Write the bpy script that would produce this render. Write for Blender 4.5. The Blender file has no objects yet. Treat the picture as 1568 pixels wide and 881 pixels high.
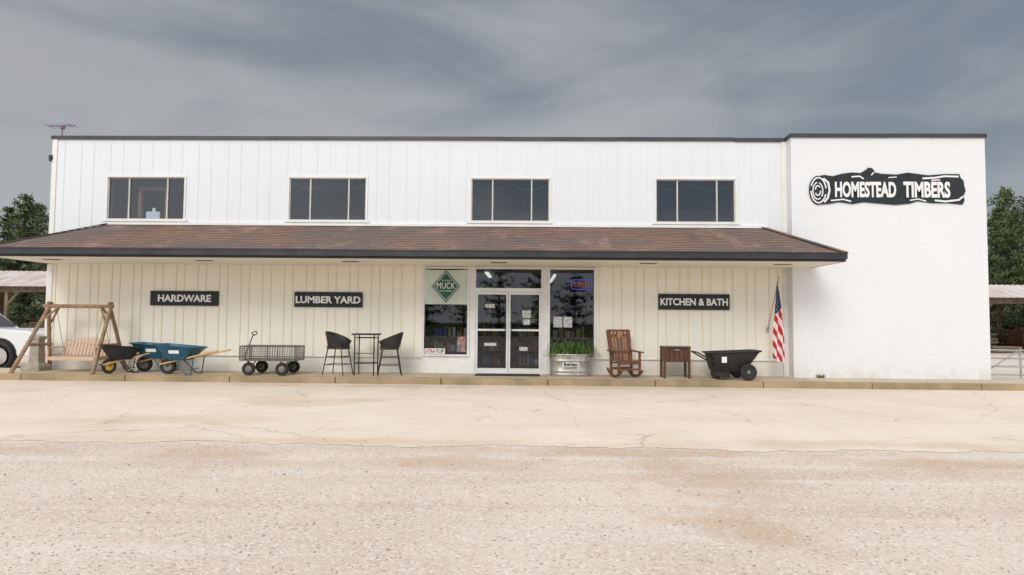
import bpy, math, random
from mathutils import Vector, Matrix, Quaternion
random.seed(7)
scene = bpy.context.scene
COL = scene.collection

# ------------------------------------------------------------------ materials
class NT:
    def __init__(s, nt): s.nt = nt
    def n(s, t, **kw):
        nd = s.nt.nodes.new(t)
        for k, v in kw.items(): setattr(nd, k, v)
        return nd
    def l(s, a, b): s.nt.links.new(a, b)
    def put(s, sock, v):
        if hasattr(v, 'links') or hasattr(v, 'is_output'): s.l(v, sock)
        else: sock.default_value = v
    def m(s, op, a, b=0.0, c=None, clamp=False):
        nd = s.n('ShaderNodeMath', operation=op, use_clamp=clamp)
        s.put(nd.inputs[0], a); s.put(nd.inputs[1], b)
        if c is not None: s.put(nd.inputs[2], c)
        return nd.outputs[0]
    def mix(s, f, a, b, mode='MIX'):
        nd = s.n('ShaderNodeMix', data_type='RGBA', blend_type=mode)
        s.put(nd.inputs[0], f)
        for i, v in ((6, a), (7, b)):
            if isinstance(v, (tuple, list)): v = (v[0], v[1], v[2], 1.0)
            s.put(nd.inputs[i], v)
        return nd.outputs[2]
    def ss(s, v, a, b):
        nd = s.n('ShaderNodeMapRange', interpolation_type='SMOOTHSTEP')
        s.put(nd.inputs[0], v); nd.inputs[1].default_value = a; nd.inputs[2].default_value = b
        return nd.outputs[0]
    def coord(s, scale=(1, 1, 1), kind='Object'):
        tc = s.n('ShaderNodeTexCoord'); mp = s.n('ShaderNodeMapping')
        s.l(tc.outputs[kind], mp.inputs[0]); mp.inputs['Scale'].default_value = scale
        return mp.outputs[0]
    def noise(s, vec, scale, detail=4, rough=0.55, dist=0.0):
        nd = s.n('ShaderNodeTexNoise'); s.l(vec, nd.inputs['Vector'])
        nd.inputs['Scale'].default_value = scale; nd.inputs['Detail'].default_value = detail
        nd.inputs['Roughness'].default_value = rough; nd.inputs['Distortion'].default_value = dist
        return nd.outputs[0]

def newmat(name):
    m = bpy.data.materials.new(name); m.use_nodes = True
    t = NT(m.node_tree); b = m.node_tree.nodes['Principled BSDF']
    return m, t, b

def pmat(name, c1, c2=None, scale=4.0, rough=0.7, metal=0.0, bump=0.0, bscale=60, stretch=(1, 1, 1), spec=0.5):
    m, t, b = newmat(name)
    if c2 is None: c2 = tuple(x * 0.82 for x in c1)
    v = t.coord(stretch)
    f = t.ss(t.noise(v, scale, 5, 0.6), 0.32, 0.68)
    t.l(t.mix(f, c1, c2), b.inputs['Base Color'])
    b.inputs['Roughness'].default_value = rough; b.inputs['Metallic'].default_value = metal
    b.inputs['Specular IOR Level'].default_value = spec
    if bump:
        bp = t.n('ShaderNodeBump'); bp.inputs['Strength'].default_value = bump; bp.inputs['Distance'].default_value = 0.01
        t.l(t.noise(v, bscale, 3), bp.inputs['Height']); t.l(bp.outputs[0], b.inputs['Normal'])
    return m

def emat(name, c, s):
    m, t, b = newmat(name)
    b.inputs['Base Color'].default_value = (*c, 1); b.inputs['Emission Color'].default_value = (*c, 1)
    b.inputs['Emission Strength'].default_value = s
    return m

def paint_wall(name, c, dirt=(0.55, 0.5, 0.42), low=0.0, high=0.6):
    m, t, b = newmat(name)
    v = t.coord()
    sx = t.n('ShaderNodeSeparateXYZ'); t.l(v, sx.inputs[0])
    big = t.noise(v, 0.5, 4)
    stre = t.noise(t.coord((3.0, 3.0, 0.25)), 2.2, 5, 0.65)
    col = t.mix(t.m('MULTIPLY', t.ss(big, 0.35, 0.7), 0.35), c, tuple(x * 0.93 for x in c))
    col = t.mix(t.m('MULTIPLY', t.ss(stre, 0.5, 0.8), 0.2), col, tuple(x * 0.82 for x in c))
    ground = t.m('SUBTRACT', 1.0, t.ss(sx.outputs[2], low, high))
    g = t.m('MULTIPLY', ground, t.ss(t.noise(v, 3.5, 5), 0.3, 0.7))
    col = t.mix(t.m('MULTIPLY', g, 0.45), col, dirt)
    t.l(col, b.inputs['Base Color']); b.inputs['Roughness'].default_value = 0.6
    b.inputs['Specular IOR Level'].default_value = 0.3
    bp = t.n('ShaderNodeBump'); bp.inputs['Strength'].default_value = 0.15; bp.inputs['Distance'].default_value = 0.01
    t.l(t.noise(t.coord((30, 30, 3)), 1.5, 3), bp.inputs['Height']); t.l(bp.outputs[0], b.inputs['Normal'])
    return m

M = {}
M['siding_up'] = paint_wall('white_siding_paint', (0.75, 0.765, 0.785))
M['siding_low'] = paint_wall('siding_paint_bounce_tint', (0.87, 0.835, 0.735), low=0.1, high=0.7)  # same paint as the upper wall, warm ground bounce put into the colour
M['batten_low'] = paint_wall('batten_paint_bounce_tint', (0.79, 0.73, 0.59), low=0.1, high=0.7)  # warm bounce tint in the batten colour too, lines slightly darker
M['batten_up'] = paint_wall('white_batten_paint', (0.72, 0.735, 0.755))
M['trim'] = pmat('white_trim', (0.80, 0.79, 0.76), (0.72, 0.71, 0.68), 3, 0.45)
M['found'] = paint_wall('painted_foundation', (0.80, 0.775, 0.71), low=-0.1, high=0.5)
M['coping'] = pmat('dark_metal_coping', (0.03, 0.032, 0.04), (0.05, 0.05, 0.06), 2, 0.4)
M['gutter'] = pmat('dark_bronze_gutter', (0.02, 0.02, 0.024), (0.035, 0.033, 0.036), 3, 0.35)
M['soffit'] = pmat('cream_soffit', (0.84, 0.80, 0.70), (0.76, 0.72, 0.62), 2, 0.7)
M['interior'] = pmat('dim_interior', (0.06, 0.062, 0.07), (0.04, 0.042, 0.048), 1, 0.9)  # room lining coloured dark to stand in for the unlit interior
M['black'] = pmat('sign_black', (0.018, 0.024, 0.028), (0.026, 0.033, 0.037), 5, 0.6, spec=0.3)
M['white'] = pmat('sign_white', (0.82, 0.82, 0.80), (0.76, 0.76, 0.74), 5, 0.5)
M['alum'] = pmat('white_aluminium', (0.78, 0.78, 0.77), (0.68, 0.68, 0.67), 3, 0.35)
M['steel'] = pmat('galvanised_steel', (0.55, 0.56, 0.56), (0.40, 0.41, 0.42), 14, 0.4, 0.7)
M['greysteel'] = pmat('grey_painted_steel', (0.22, 0.21, 0.19), (0.15, 0.14, 0.12), 10, 0.55)
M['rubber'] = pmat('tyre_rubber', (0.018, 0.018, 0.018), (0.03, 0.029, 0.027), 20, 0.8, bump=0.3)
M['blackplastic'] = pmat('black_plastic', (0.018, 0.018, 0.019), (0.03, 0.029, 0.028), 8, 0.55, spec=0.35)
M['wicker'] = pmat('black_wicker', (0.015, 0.014, 0.014), (0.03, 0.027, 0.025), 40, 0.55, bump=0.5, bscale=90)
M['bluesteel'] = pmat('blue_enamel', (0.008, 0.075, 0.14), (0.012, 0.10, 0.17), 6, 0.4)
M['yellow'] = pmat('yellow_hub', (0.65, 0.40, 0.04), (0.5, 0.3, 0.03), 8, 0.5)
M['ash'] = pmat('ash_handle', (0.60, 0.38, 0.16), (0.47, 0.28, 0.11), 6, 0.55, stretch=(1, 8, 8))
M['cedar'] = pmat('cedar_log', (0.38, 0.25, 0.155), (0.24, 0.15, 0.09), 8, 0.75, bump=0.4, stretch=(1, 1, 1))
M['cedarlite'] = pmat('cedar_slat', (0.66, 0.49, 0.37), (0.54, 0.37, 0.26), 7, 0.65, stretch=(1, 6, 6))
M['redwood'] = pmat('stained_wood', (0.20, 0.075, 0.03), (0.10, 0.035, 0.016), 6, 0.5, stretch=(6, 6, 1))
M['darkwood'] = pmat('dark_stained_wood', (0.12, 0.042, 0.018), (0.06, 0.022, 0.011), 7, 0.5, stretch=(1, 6, 6))
M['honeywood'] = pmat('honey_wood', (0.46, 0.24, 0.09), (0.30, 0.14, 0.05), 7, 0.5, stretch=(6, 6, 1))
M['frond'] = pmat('fern_green', (0.06, 0.14, 0.025), (0.03, 0.085, 0.015), 12, 0.6)
M['frond2'] = pmat('fern_light_green', (0.17, 0.25, 0.05), (0.10, 0.17, 0.03), 12, 0.6)
M['soil'] = pmat('potting_soil', (0.04, 0.028, 0.018), (0.02, 0.014, 0.01), 20, 0.95)
M['truck'] = pmat('white_car_paint', (0.78, 0.79, 0.80), (0.74, 0.75, 0.76), 1, 0.22)
M['darkglass'] = pmat('car_glass', (0.02, 0.022, 0.025), (0.03, 0.032, 0.035), 1, 0.05)
M['chrome'] = pmat('chrome', (0.7, 0.7, 0.72), (0.6, 0.6, 0.62), 5, 0.15, 1.0)
M['green'] = pmat('banner_green', (0.008, 0.09, 0.055), (0.012, 0.11, 0.065), 5, 0.5)
M['banner'] = pmat('banner_cloth', (0.60, 0.66, 0.58), (0.50, 0.57, 0.50), 3, 0.8)
M['red'] = pmat('flag_red', (0.60, 0.025, 0.04), (0.46, 0.02, 0.03), 8, 0.8)
M['flagwhite'] = pmat('flag_white', (0.8, 0.78, 0.76), (0.7, 0.68, 0.68), 8, 0.8)
M['navy'] = pmat('flag_blue', (0.02, 0.035, 0.14), (0.015, 0.025, 0.10), 8, 0.8)
M['bark'] = pmat('pine_bark', (0.11, 0.075, 0.05), (0.06, 0.04, 0.028), 5, 0.9)
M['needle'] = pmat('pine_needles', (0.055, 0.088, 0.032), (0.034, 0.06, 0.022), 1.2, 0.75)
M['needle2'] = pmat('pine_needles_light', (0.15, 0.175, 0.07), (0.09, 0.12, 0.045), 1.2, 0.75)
M['concblock'] = pmat('cast_concrete', (0.42, 0.37, 0.30), (0.30, 0.26, 0.21), 8, 0.85, bump=0.4)
M['lumber'] = pmat('stacked_lumber', (0.30, 0.20, 0.12), (0.16, 0.11, 0.07), 4, 0.8, stretch=(1, 6, 8))
M['oldwood'] = pmat('weathered_wood', (0.22, 0.16, 0.11), (0.12, 0.09, 0.065), 4, 0.85)
M['tin'] = pmat('weathered_tin_roof', (0.66, 0.60, 0.58), (0.50, 0.38, 0.33), 1.2, 0.6, stretch=(3, 0.4, 1))
M['mat'] = pmat('door_mat', (0.03, 0.028, 0.027), (0.05, 0.045, 0.04), 30, 0.95, bump=0.5)
M['neonblue'] = emat('neon_blue', (0.10, 0.09, 0.60), 0.35)
M['neonred'] = emat('neon_red', (0.35, 0.10, 0.13), 0.12)
M['tube'] = emat('fluorescent_tube', (1.0, 0.98, 0.92), 1.1)

def glass_mat(name, tint, boost):
    m = bpy.data.materials.new(name); m.use_nodes = True; t = NT(m.node_tree); m.node_tree.nodes.clear()
    o = t.n('ShaderNodeOutputMaterial'); tr = t.n('ShaderNodeBsdfTransparent'); gl = t.n('ShaderNodeBsdfGlossy')
    tr.inputs[0].default_value = (*tint, 1); gl.inputs['Roughness'].default_value = 0.02
    gl.inputs['Color'].default_value = (0.90, 0.95, 1, 1)
    bp = t.n('ShaderNodeBump'); bp.inputs['Strength'].default_value = 0.02; bp.inputs['Distance'].default_value = 0.02
    t.l(t.noise(t.coord(), 1.1, 1), bp.inputs['Height']); t.l(bp.outputs[0], gl.inputs['Normal'])
    fr = t.n('ShaderNodeFresnel'); fr.inputs[0].default_value = 1.5
    mx = t.n('ShaderNodeMixShader'); t.l(t.m('MULTIPLY', fr.outputs[0], boost, clamp=True), mx.inputs[0])
    t.l(tr.outputs[0], mx.inputs[1]); t.l(gl.outputs[0], mx.inputs[2]); t.l(mx.outputs[0], o.inputs[0])
    return m
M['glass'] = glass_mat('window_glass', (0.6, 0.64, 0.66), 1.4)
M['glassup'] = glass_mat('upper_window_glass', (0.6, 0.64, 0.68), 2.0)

# painted brick
def brick_mat():
    m, t, b = newmat('white_painted_brick')
    tc = t.n('ShaderNodeTexCoord'); sp = t.n('ShaderNodeSeparateXYZ'); t.l(tc.outputs['Object'], sp.inputs[0])
    cb = t.n('ShaderNodeCombineXYZ'); t.l(t.m('ADD', sp.outputs[0], sp.outputs[1]), cb.inputs[0]); t.l(sp.outputs[2], cb.inputs[1])
    br = t.n('ShaderNodeTexBrick'); t.l(cb.outputs[0], br.inputs['Vector'])
    br.inputs['Scale'].default_value = 1.0; br.inputs['Brick Width'].default_value = 0.24; br.inputs['Row Height'].default_value = 0.085
    br.inputs['Mortar Size'].default_value = 0.007; br.inputs['Mortar Smooth'].default_value = 0.5
    br.inputs['Color1'].default_value = (0.775, 0.78, 0.785, 1); br.inputs['Color2'].default_value = (0.755, 0.76, 0.765, 1)
    br.inputs['Mortar'].default_value = (0.70, 0.705, 0.715, 1)
    v = t.coord(); big = t.noise(v, 0.6, 5)
    col = t.mix(t.m('MULTIPLY', t.ss(big, 0.35, 0.7), 0.4), br.outputs['Color'], (0.72, 0.725, 0.73))
    g = t.m('MULTIPLY', t.m('SUBTRACT', 1.0, t.ss(sp.outputs[2], 0.0, 0.45)), t.ss(t.noise(v, 4, 5), 0.35, 0.7))
    col = t.mix(t.m('MULTIPLY', g, 0.4), col, (0.5, 0.45, 0.36))
    t.l(col, b.inputs['Base Color']); b.inputs['Roughness'].default_value = 0.6
    bp = t.n('ShaderNodeBump'); bp.inputs['Strength'].default_value = 0.3; bp.inputs['Distance'].default_value = 0.005; bp.invert = True
    t.l(br.outputs['Fac'], bp.inputs['Height']); t.l(bp.outputs[0], b.inputs['Normal'])
    return m
M['brick'] = brick_mat()

def shingle_mat():
    m, t, b = newmat('brown_asphalt_shingles')
    tc = t.n('ShaderNodeTexCoord'); sp = t.n('ShaderNodeSeparateXYZ'); t.l(tc.outputs['Object'], sp.inputs[0])
    cb = t.n('ShaderNodeCombineXYZ'); t.l(sp.outputs[0], cb.inputs[0]); t.l(sp.outputs[1], cb.inputs[1])
    br = t.n('ShaderNodeTexBrick'); t.l(cb.outputs[0], br.inputs['Vector'])
    br.inputs['Scale'].default_value = 1.0; br.inputs['Brick Width'].default_value = 0.30; br.inputs['Row Height'].default_value = 0.14
    br.inputs['Mortar Size'].default_value = 0.005; br.inputs['Bias'].default_value = 0.0
    br.inputs['Color1'].default_value = (0.27, 0.145, 0.10, 1); br.inputs['Color2'].default_value = (0.17, 0.10, 0.075, 1)
    br.inputs['Mortar'].default_value = (0.08, 0.055, 0.045, 1)
    v = t.coord()
    f = t.ss(t.noise(t.coord((0.35, 0.8, 1)), 1.1, 4, 0.6), 0.42, 0.60)
    col = t.mix(t.m('MULTIPLY', f, 0.75), br.outputs['Color'], (0.11, 0.093, 0.085))
    f2 = t.ss(t.noise(t.coord((0.8, 0.5, 1)), 1.3, 5, 0.7), 0.52, 0.68)
    col = t.mix(t.m('MULTIPLY', f2, 0.6), col, (0.36, 0.225, 0.165))
    f3 = t.ss(t.noise(t.coord((2.6, 0.3, 1)), 1.0, 4, 0.7), 0.58, 0.72)
    col = t.mix(t.m('MULTIPLY', f3, 0.45), col, (0.09, 0.07, 0.06))
    col = t.mix(t.m('MULTIPLY', t.ss(t.noise(v, 45, 2), 0.4, 0.75), 0.3), col, (0.34, 0.25, 0.20))
    t.l(col, b.inputs['Base Color']); b.inputs['Roughness'].default_value = 0.9
    bp = t.n('ShaderNodeBump'); bp.inputs['Strength'].default_value = 0.5; bp.inputs['Distance'].default_value = 0.01
    t.l(t.noise(v, 80, 2), bp.inputs['Height']); t.l(bp.outputs[0], b.inputs['Normal'])
    return m
M['shingle'] = shingle_mat()

def ellipse(t, sp, x, y, rx, ry):
    a = t.m('DIVIDE', t.m('SUBTRACT', sp.outputs[0], x), rx); b = t.m('DIVIDE', t.m('SUBTRACT', sp.outputs[1], y), ry)
    d = t.m('SQRT', t.m('ADD', t.m('MULTIPLY', a, a), t.m('MULTIPLY', b, b)))
    return t.m('SUBTRACT', 1.0, d)

def gravel_mat():
    m, t, b = newmat('gravel_lot')
    v = t.coord(); sp = t.n('ShaderNodeSeparateXYZ'); t.l(v, sp.inputs[0])
    base = t.mix(t.ss(t.noise(v, 0.45, 5, 0.6), 0.35, 0.65), (0.70, 0.59, 0.50), (0.63, 0.52, 0.435))
    tr = t.noise(t.coord((0.10, 1.3, 1)), 1.0, 5, 0.65, 0.4)
    base = t.mix(t.m('MULTIPLY', t.ss(tr, 0.46, 0.66), 0.6), base, (0.57, 0.445, 0.35))
    tr2 = t.noise(t.coord((0.16, 2.4, 1)), 1.3, 4, 0.6, 0.3)
    base = t.mix(t.m('MULTIPLY', t.ss(tr2, 0.52, 0.68), 0.5), base, (0.77, 0.68, 0.605))
    nz = t.m('MULTIPLY', t.m('SUBTRACT', t.noise(v, 1.3, 8, 0.74), 0.5), 3.4)
    mask = None
    for (x, y, rx, ry) in [(2.1, -10.6, 1.0, 1.3), (2.1, -12.1, 0.75, 0.8), (-3.2, -9.85, 1.1, 0.6), (-0.6, -9.95, 1.3, 0.5),
                           (4.9, -9.9, 1.5, 0.5), (-6.5, -9.6, 2.0, 0.35), (1.8, -9.4, 3.4, 0.35), (9.0, -9.6, 2.5, 0.4)]:
        e = ellipse(t, sp, x, y, rx, ry)
        mask = e if mask is None else t.m('MAXIMUM', mask, e)
    pm = t.ss(t.m('ADD', t.m('MAXIMUM', mask, -1.2), nz), -0.1, 0.95)
    base = t.mix(t.m('MULTIPLY', pm, 0.72), base, (0.545, 0.39, 0.265))
    vo = t.n('ShaderNodeTexVoronoi'); t.l(v, vo.inputs['Vector']); vo.inputs['Scale'].default_value = 48
    sc = t.n('ShaderNodeSeparateColor'); t.l(vo.outputs['Color'], sc.inputs[0])
    k = t.m('MULTIPLY', t.m('SUBTRACT', 1.0, t.m('MULTIPLY', pm, 0.6)), 0.6)
    base = t.mix(t.m('MULTIPLY', t.ss(sc.outputs[0], 0.88, 0.96), k), base, (0.42, 0.345, 0.30))
    base = t.mix(t.m('MULTIPLY', t.ss(sc.outputs[1], 0.78, 0.9), k), base, (0.80, 0.73, 0.67))
    base = t.mix(t.m('MULTIPLY', t.ss(t.noise(v, 75, 3, 0.7), 0.5, 0.68), 0.25), base, (0.46, 0.37, 0.30))
    far = t.ss(sp.outputs[1], 26, 34)
    far2 = t.m('SUBTRACT', 1.0, t.ss(sp.outputs[1], -48, -40))
    base = t.mix(t.m('MAXIMUM', far, far2), base, (0.10, 0.12, 0.045))
    t.l(base, b.inputs['Base Color']); b.inputs['Roughness'].default_value = 0.95
    b.inputs['Specular IOR Level'].default_value = 0.1
    h = t.m('ADD', t.m('MULTIPLY', vo.outputs['Distance'], -0.8), t.m('MULTIPLY', t.noise(v, 14, 5, 0.7), 1.5))
    bp = t.n('ShaderNodeBump'); bp.inputs['Strength'].default_value = 0.45; bp.inputs['Distance'].default_value = 0.014
    t.l(h, bp.inputs['Height']); t.l(bp.outputs[0], b.inputs['Normal'])
    return m
M['gravel'] = gravel_mat()

def concrete_mat(name, c1, c2, cracks=True, stain=True):
    m, t, b = newmat(name)
    v = t.coord(); sp = t.n('ShaderNodeSeparateXYZ'); t.l(v, sp.inputs[0])
    base = t.mix(t.ss(t.noise(v, 0.6, 6, 0.65), 0.35, 0.65), c1, c2)
    base = t.mix(t.m('MULTIPLY', t.ss(t.noise(v, 5, 6, 0.7), 0.5, 0.75), 0.3), base, tuple(x * 0.82 for x in c2))
    base = t.mix(t.m('MULTIPLY', t.ss(t.noise(v, 50, 3, 0.7), 0.5, 0.7), 0.25), base, tuple(x * 0.65 for x in c2))
    if stain:
        nz = t.m('MULTIPLY', t.m('SUBTRACT', t.noise(v, 1.2, 8, 0.76), 0.5), 3.2)
        mask = None
        for (x, y, rx, ry) in [(-3.9, -4.9, 2.0, 1.0), (-3.4, -2.2, 3.4, 0.35), (-5.0, -7.4, 2.2, 0.8), (6, -8.7, 5, 0.4), (-2, -8.9, 7, 0.35), (3.5, -2.0, 5, 0.25)]:
            e = ellipse(t, sp, x, y, rx, ry)
            mask = e if mask is None else t.m('MAXIMUM', mask, e)
        pm = t.ss(t.m('ADD', t.m('MAXIMUM', mask, -1.2), nz), 0.0, 0.95)
        base = t.mix(t.m('MULTIPLY', pm, 0.55), base, (0.60, 0.455, 0.32))
        tn = t.noise(t.coord((0.3, 1.2, 1)), 1.5, 5, 0.7)
        base = t.mix(t.m('MULTIPLY', t.ss(tn, 0.48, 0.7), 0.4), base, (0.62, 0.50, 0.39))
        sp2 = t.noise(v, 11, 4, 0.75)
        base = t.mix(t.m('MULTIPLY', t.ss(sp2, 0.62, 0.72), 0.35), base, (0.46, 0.35, 0.26))
    hh = t.noise(v, 40, 4, 0.7)
    if cracks:
        w = t.noise(v, 1.6, 5, 0.6)
        vv = t.n('ShaderNodeVectorMath', operation='ADD'); t.l(v, vv.inputs[0])
        cb = t.n('ShaderNodeCombineXYZ'); t.l(w, cb.inputs[0]); t.l(t.noise(v, 1.9, 5, 0.6), cb.inputs[1]); t.l(cb.outputs[0], vv.inputs[1])
        vo = t.n('ShaderNodeTexVoronoi', feature='DISTANCE_TO_EDGE'); t.l(vv.outputs[0], vo.inputs['Vector']); vo.inputs['Scale'].default_value = 0.36
        cr = t.m('SUBTRACT', 1.0, t.ss(vo.outputs['Distance'], 0.002, 0.009))
        cr = t.m('MULTIPLY', cr, t.ss(t.noise(v, 0.6, 3), 0.40, 0.6))
        base = t.mix(t.m('MULTIPLY', cr, 0.6), base, (0.36, 0.27, 0.20))
        sh = t.ss(t.noise(v, 0.8, 3), 0.35, 0.6)
        jt = t.m('ABSOLUTE', t.m('SUBTRACT', t.m('FRACT', t.m('ADD', t.m('DIVIDE', sp.outputs[0], 3.66), 0.19)), 0.5))
        jt = t.m('MULTIPLY', t.m('SUBTRACT', 1.0, t.ss(jt, 0.0008, 0.003)), sh)
        base = t.mix(t.m('MULTIPLY', jt, 0.5), base, (0.40, 0.31, 0.23))
    t.l(base, b.inputs['Base Color']); b.inputs['Roughness'].default_value = 0.9
    b.inputs['Specular IOR Level'].default_value = 0.15
    bp = t.n('ShaderNodeBump'); bp.inputs['Strength'].default_value = 0.35; bp.inputs['Distance'].default_value = 0.01
    t.l(hh, bp.inputs['Height']); t.l(bp.outputs[0], b.inputs['Normal'])
    return m
M['apron'] = concrete_mat('worn_concrete', (0.77, 0.66, 0.545), (0.71, 0.60, 0.485))
M['walk'] = concrete_mat('sidewalk_concrete', (0.60, 0.51, 0.39), (0.50, 0.41, 0.30), cracks=False, stain=False)
M['kerb'] = concrete_mat('kerb_concrete', (0.44, 0.33, 0.20), (0.27, 0.21, 0.13), cracks=False, stain=False)

# ------------------------------------------------------------------ mesh building
def empty(name, loc=(0, 0, 0), rz=0.0):
    e = bpy.data.objects.new(name, None); COL.objects.link(e)
    e.location = loc; e.rotation_euler = (0, 0, rz); e.empty_display_size = 0.3
    return e

class B:
    def __init__(s): s.v = []; s.f = []; s.mi = []; s.cur = 0
    def add(s, vs, fs):
        o = len(s.v); s.v += [tuple(p) for p in vs]
        for f in fs: s.f.append([i + o for i in f]); s.mi.append(s.cur)
        return s
    def box(s, x0, x1, y0, y1, z0, z1):
        return s.add([(x0, y0, z0), (x1, y0, z0), (x1, y1, z0), (x0, y1, z0), (x0, y0, z1), (x1, y0, z1), (x1, y1, z1), (x0, y1, z1)],
                     [(0, 3, 2, 1), (4, 5, 6, 7), (0, 1, 5, 4), (1, 2, 6, 5), (2, 3, 7, 6), (3, 0, 4, 7)])
    def cyl(s, p0, p1, r0, r1=None, n=10):
        if r1 is None: r1 = r0
        p0 = Vector(p0); p1 = Vector(p1); d = (p1 - p0)
        if d.length < 1e-6: return s
        d.normalize(); a = d.orthogonal().normalized(); c = d.cross(a); vs = []
        for p, r in ((p0, r0), (p1, r1)):
            for i in range(n):
                t = 2 * math.pi * i / n; vs.append(p + a * r * math.cos(t) + c * r * math.sin(t))
        fs = [(i, (i + 1) % n, n + (i + 1) % n, n + i) for i in range(n)]
        fs += [tuple(range(n - 1, -1, -1)), tuple(range(n, 2 * n))]
        return s.add(vs, fs)
    def path(s, pts, r, n=8):
        for a, b in zip(pts, pts[1:]): s.cyl(a, b, r, r, n)
        return s
    def beam(s, p0, p1, w, h, up=(0, 0, 1)):
        p0 = Vector(p0); p1 = Vector(p1); d = (p1 - p0).normalized(); u = Vector(up)
        if abs(d.dot(u)) > 0.98: u = Vector((0, 1, 0))
        a = d.cross(u).normalized(); c = a.cross(d).normalized(); vs = []
        for p in (p0, p1):
            for sa, sc in ((-1, -1), (1, -1), (1, 1), (-1, 1)): vs.append(p + a * sa * w / 2 + c * sc * h / 2)
        return s.add(vs, [(3, 2, 1, 0), (4, 5, 6, 7), (0, 1, 5, 4), (1, 2, 6, 5), (2, 3, 7, 6), (3, 0, 4, 7)])
    def loft(s, rings, cap0=True, cap1=True):
        n = len(rings[0]); vs = [p for r in rings for p in r]; fs = []
        for k in range(len(rings) - 1):
            for i in range(n): j = (i + 1) % n; fs.append((k * n + i, k * n + j, (k + 1) * n + j, (k + 1) * n + i))
        if cap0: fs.append(tuple(range(n - 1, -1, -1)))
        if cap1: fs.append(tuple(range((len(rings) - 1) * n, len(rings) * n)))
        return s.add(vs, fs)
    def prism(s, pts, y0, y1):
        return s.loft([[(p[0], y0, p[1]) for p in pts], [(p[0], y1, p[1]) for p in pts]])
    def lathe(s, prof, c, n=24, axis='y'):
        rings = []
        for r, a in prof:
            ring = []
            for i in range(n):
                t = 2 * math.pi * i / n
                if axis == 'y': ring.append((c[0] + r * math.cos(t), c[1] + a, c[2] + r * math.sin(t)))
                elif axis == 'x': ring.append((c[0] + a, c[1] + r * math.cos(t), c[2] + r * math.sin(t)))
                else: ring.append((c[0] + r * math.cos(t), c[1] + r * math.sin(t), c[2] + a))
            rings.append(ring)
        return s.loft(rings)
    def tyre(s, c, R, w, axis='y', inner=0.55):
        h = w / 2; ri = R * inner
        return s.lathe([(ri, -h * 0.6), (R * 0.85, -h), (R * 0.97, -h * 0.7), (R, 0), (R * 0.97, h * 0.7), (R * 0.85, h), (ri, h * 0.6)], c, 28, axis)
    def emit(s, name, mats, parent=None, smooth=False, bevel=0.0, loc=None):
        me = bpy.data.meshes.new(name); me.from_pydata(s.v, [], s.f)
        if not isinstance(mats, (list, tuple)): mats = [mats]
        for m in mats: me.materials.append(M[m] if isinstance(m, str) else m)
        me.polygons.foreach_set('material_index', s.mi)
        if smooth: me.polygons.foreach_set('use_smooth', [True] * len(s.f))
        me.update()
        o = bpy.data.objects.new(name, me); COL.objects.link(o)
        if parent: o.parent = parent
        if loc: o.location = loc
        if bevel:
            md = o.modifiers.new('bevel', 'BEVEL'); md.width = bevel; md.segments = 2; md.limit_method = 'ANGLE'
        if smooth:
            md = o.modifiers.new('es', 'EDGE_SPLIT'); md.split_angle = math.radians(40)
        return o

def holes_wall(b, x0, x1, z0, z1, holes, y0, y1):
    xs = sorted({x0, x1} | {h[0] for h in holes if x0 < h[0] < x1} | {h[1] for h in holes if x0 < h[1] < x1})
    for a, c in zip(xs, xs[1:]):
        mid = (a + c) / 2; segs = [(z0, z1)]
        for h in holes:
            if h[0] < mid < h[1]:
                ns = []
                for (p, q) in segs:
                    lo, hi = max(p, h[2]), min(q, h[3])
                    if lo >= hi: ns.append((p, q)); continue
                    if p < lo: ns.append((p, lo))
                    if hi < q: ns.append((hi, q))
                segs = ns
        for p, q in segs: b.box(a, c, y0, y1, p, q)

def text(body, x0, x1, z0, z1, y, mat, parent, name='lettering', bold=0.0, ext=0.004):
    cu = bpy.data.curves.new(name, 'FONT'); cu.body = body; cu.extrude = 0.01; cu.offset = bold; cu.resolution_u = 3
    o = bpy.data.objects.new('tmp', cu); COL.objects.link(o)
    dg = bpy.context.evaluated_depsgraph_get(); me = bpy.data.meshes.new_from_object(o.evaluated_get(dg))
    bpy.data.objects.remove(o); me.name = name
    xs = [v.co.x for v in me.vertices]; ys = [v.co.y for v in me.vertices]
    ax, bx, ay, by = min(xs), max(xs), min(ys), max(ys)
    for v in me.vertices:
        X = x0 + (v.co.x - ax) / (bx - ax) * (x1 - x0); Z = z0 + (v.co.y - ay) / (by - ay) * (z1 - z0)
        v.co = (X, y - v.co.z / 0.01 * ext, Z)
    me.materials.clear(); me.materials.append(M[mat])
    ob = bpy.data.objects.new(name, me); COL.objects.link(ob); ob.parent = parent
    return ob

# ------------------------------------------------------------------ ground
g = B(); g.add([(-300, -300, -0.15), (300, -300, -0.15), (300, 400, -0.15), (-300, 400, -0.15)], [(0, 1, 2, 3)]); g.emit('ground', 'gravel')
g = B(); N = 900; top = []; bot = []
rr = random.Random(3); off = 0
for i in range(N + 1):
    x = -28 + 56 * i / N
    off = off * 0.8 + rr.uniform(-0.05, 0.05)
    e = 0.05 * math.sin(x * 1.3) + 0.04 * math.sin(x * 3.1 + 1) + off
    top.append((x, -1.6, -0.146)); bot.append((x, -9.12 + e, -0.146))
g.add(top + bot, [(i, i + N + 1, i + N + 2, i + 1) for i in range(N)]); g.emit('concrete_apron', 'apron')

sw = empty('sidewalk'); g = B(); k = B()
x = -19.42
while x < 19:
    g.box(x + 0.004, x + 2.536, -1.42, 0.2, -0.15, 0.0)
    k.box(x + 0.008, x + 2.532, -1.6, -1.425, -0.16, 0.003 + rr.uniform(-0.004, 0.004)); x += 2.54
g.emit('slabs', 'walk', sw); k.emit('kerb', 'kerb', sw, bevel=0.018)

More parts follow.
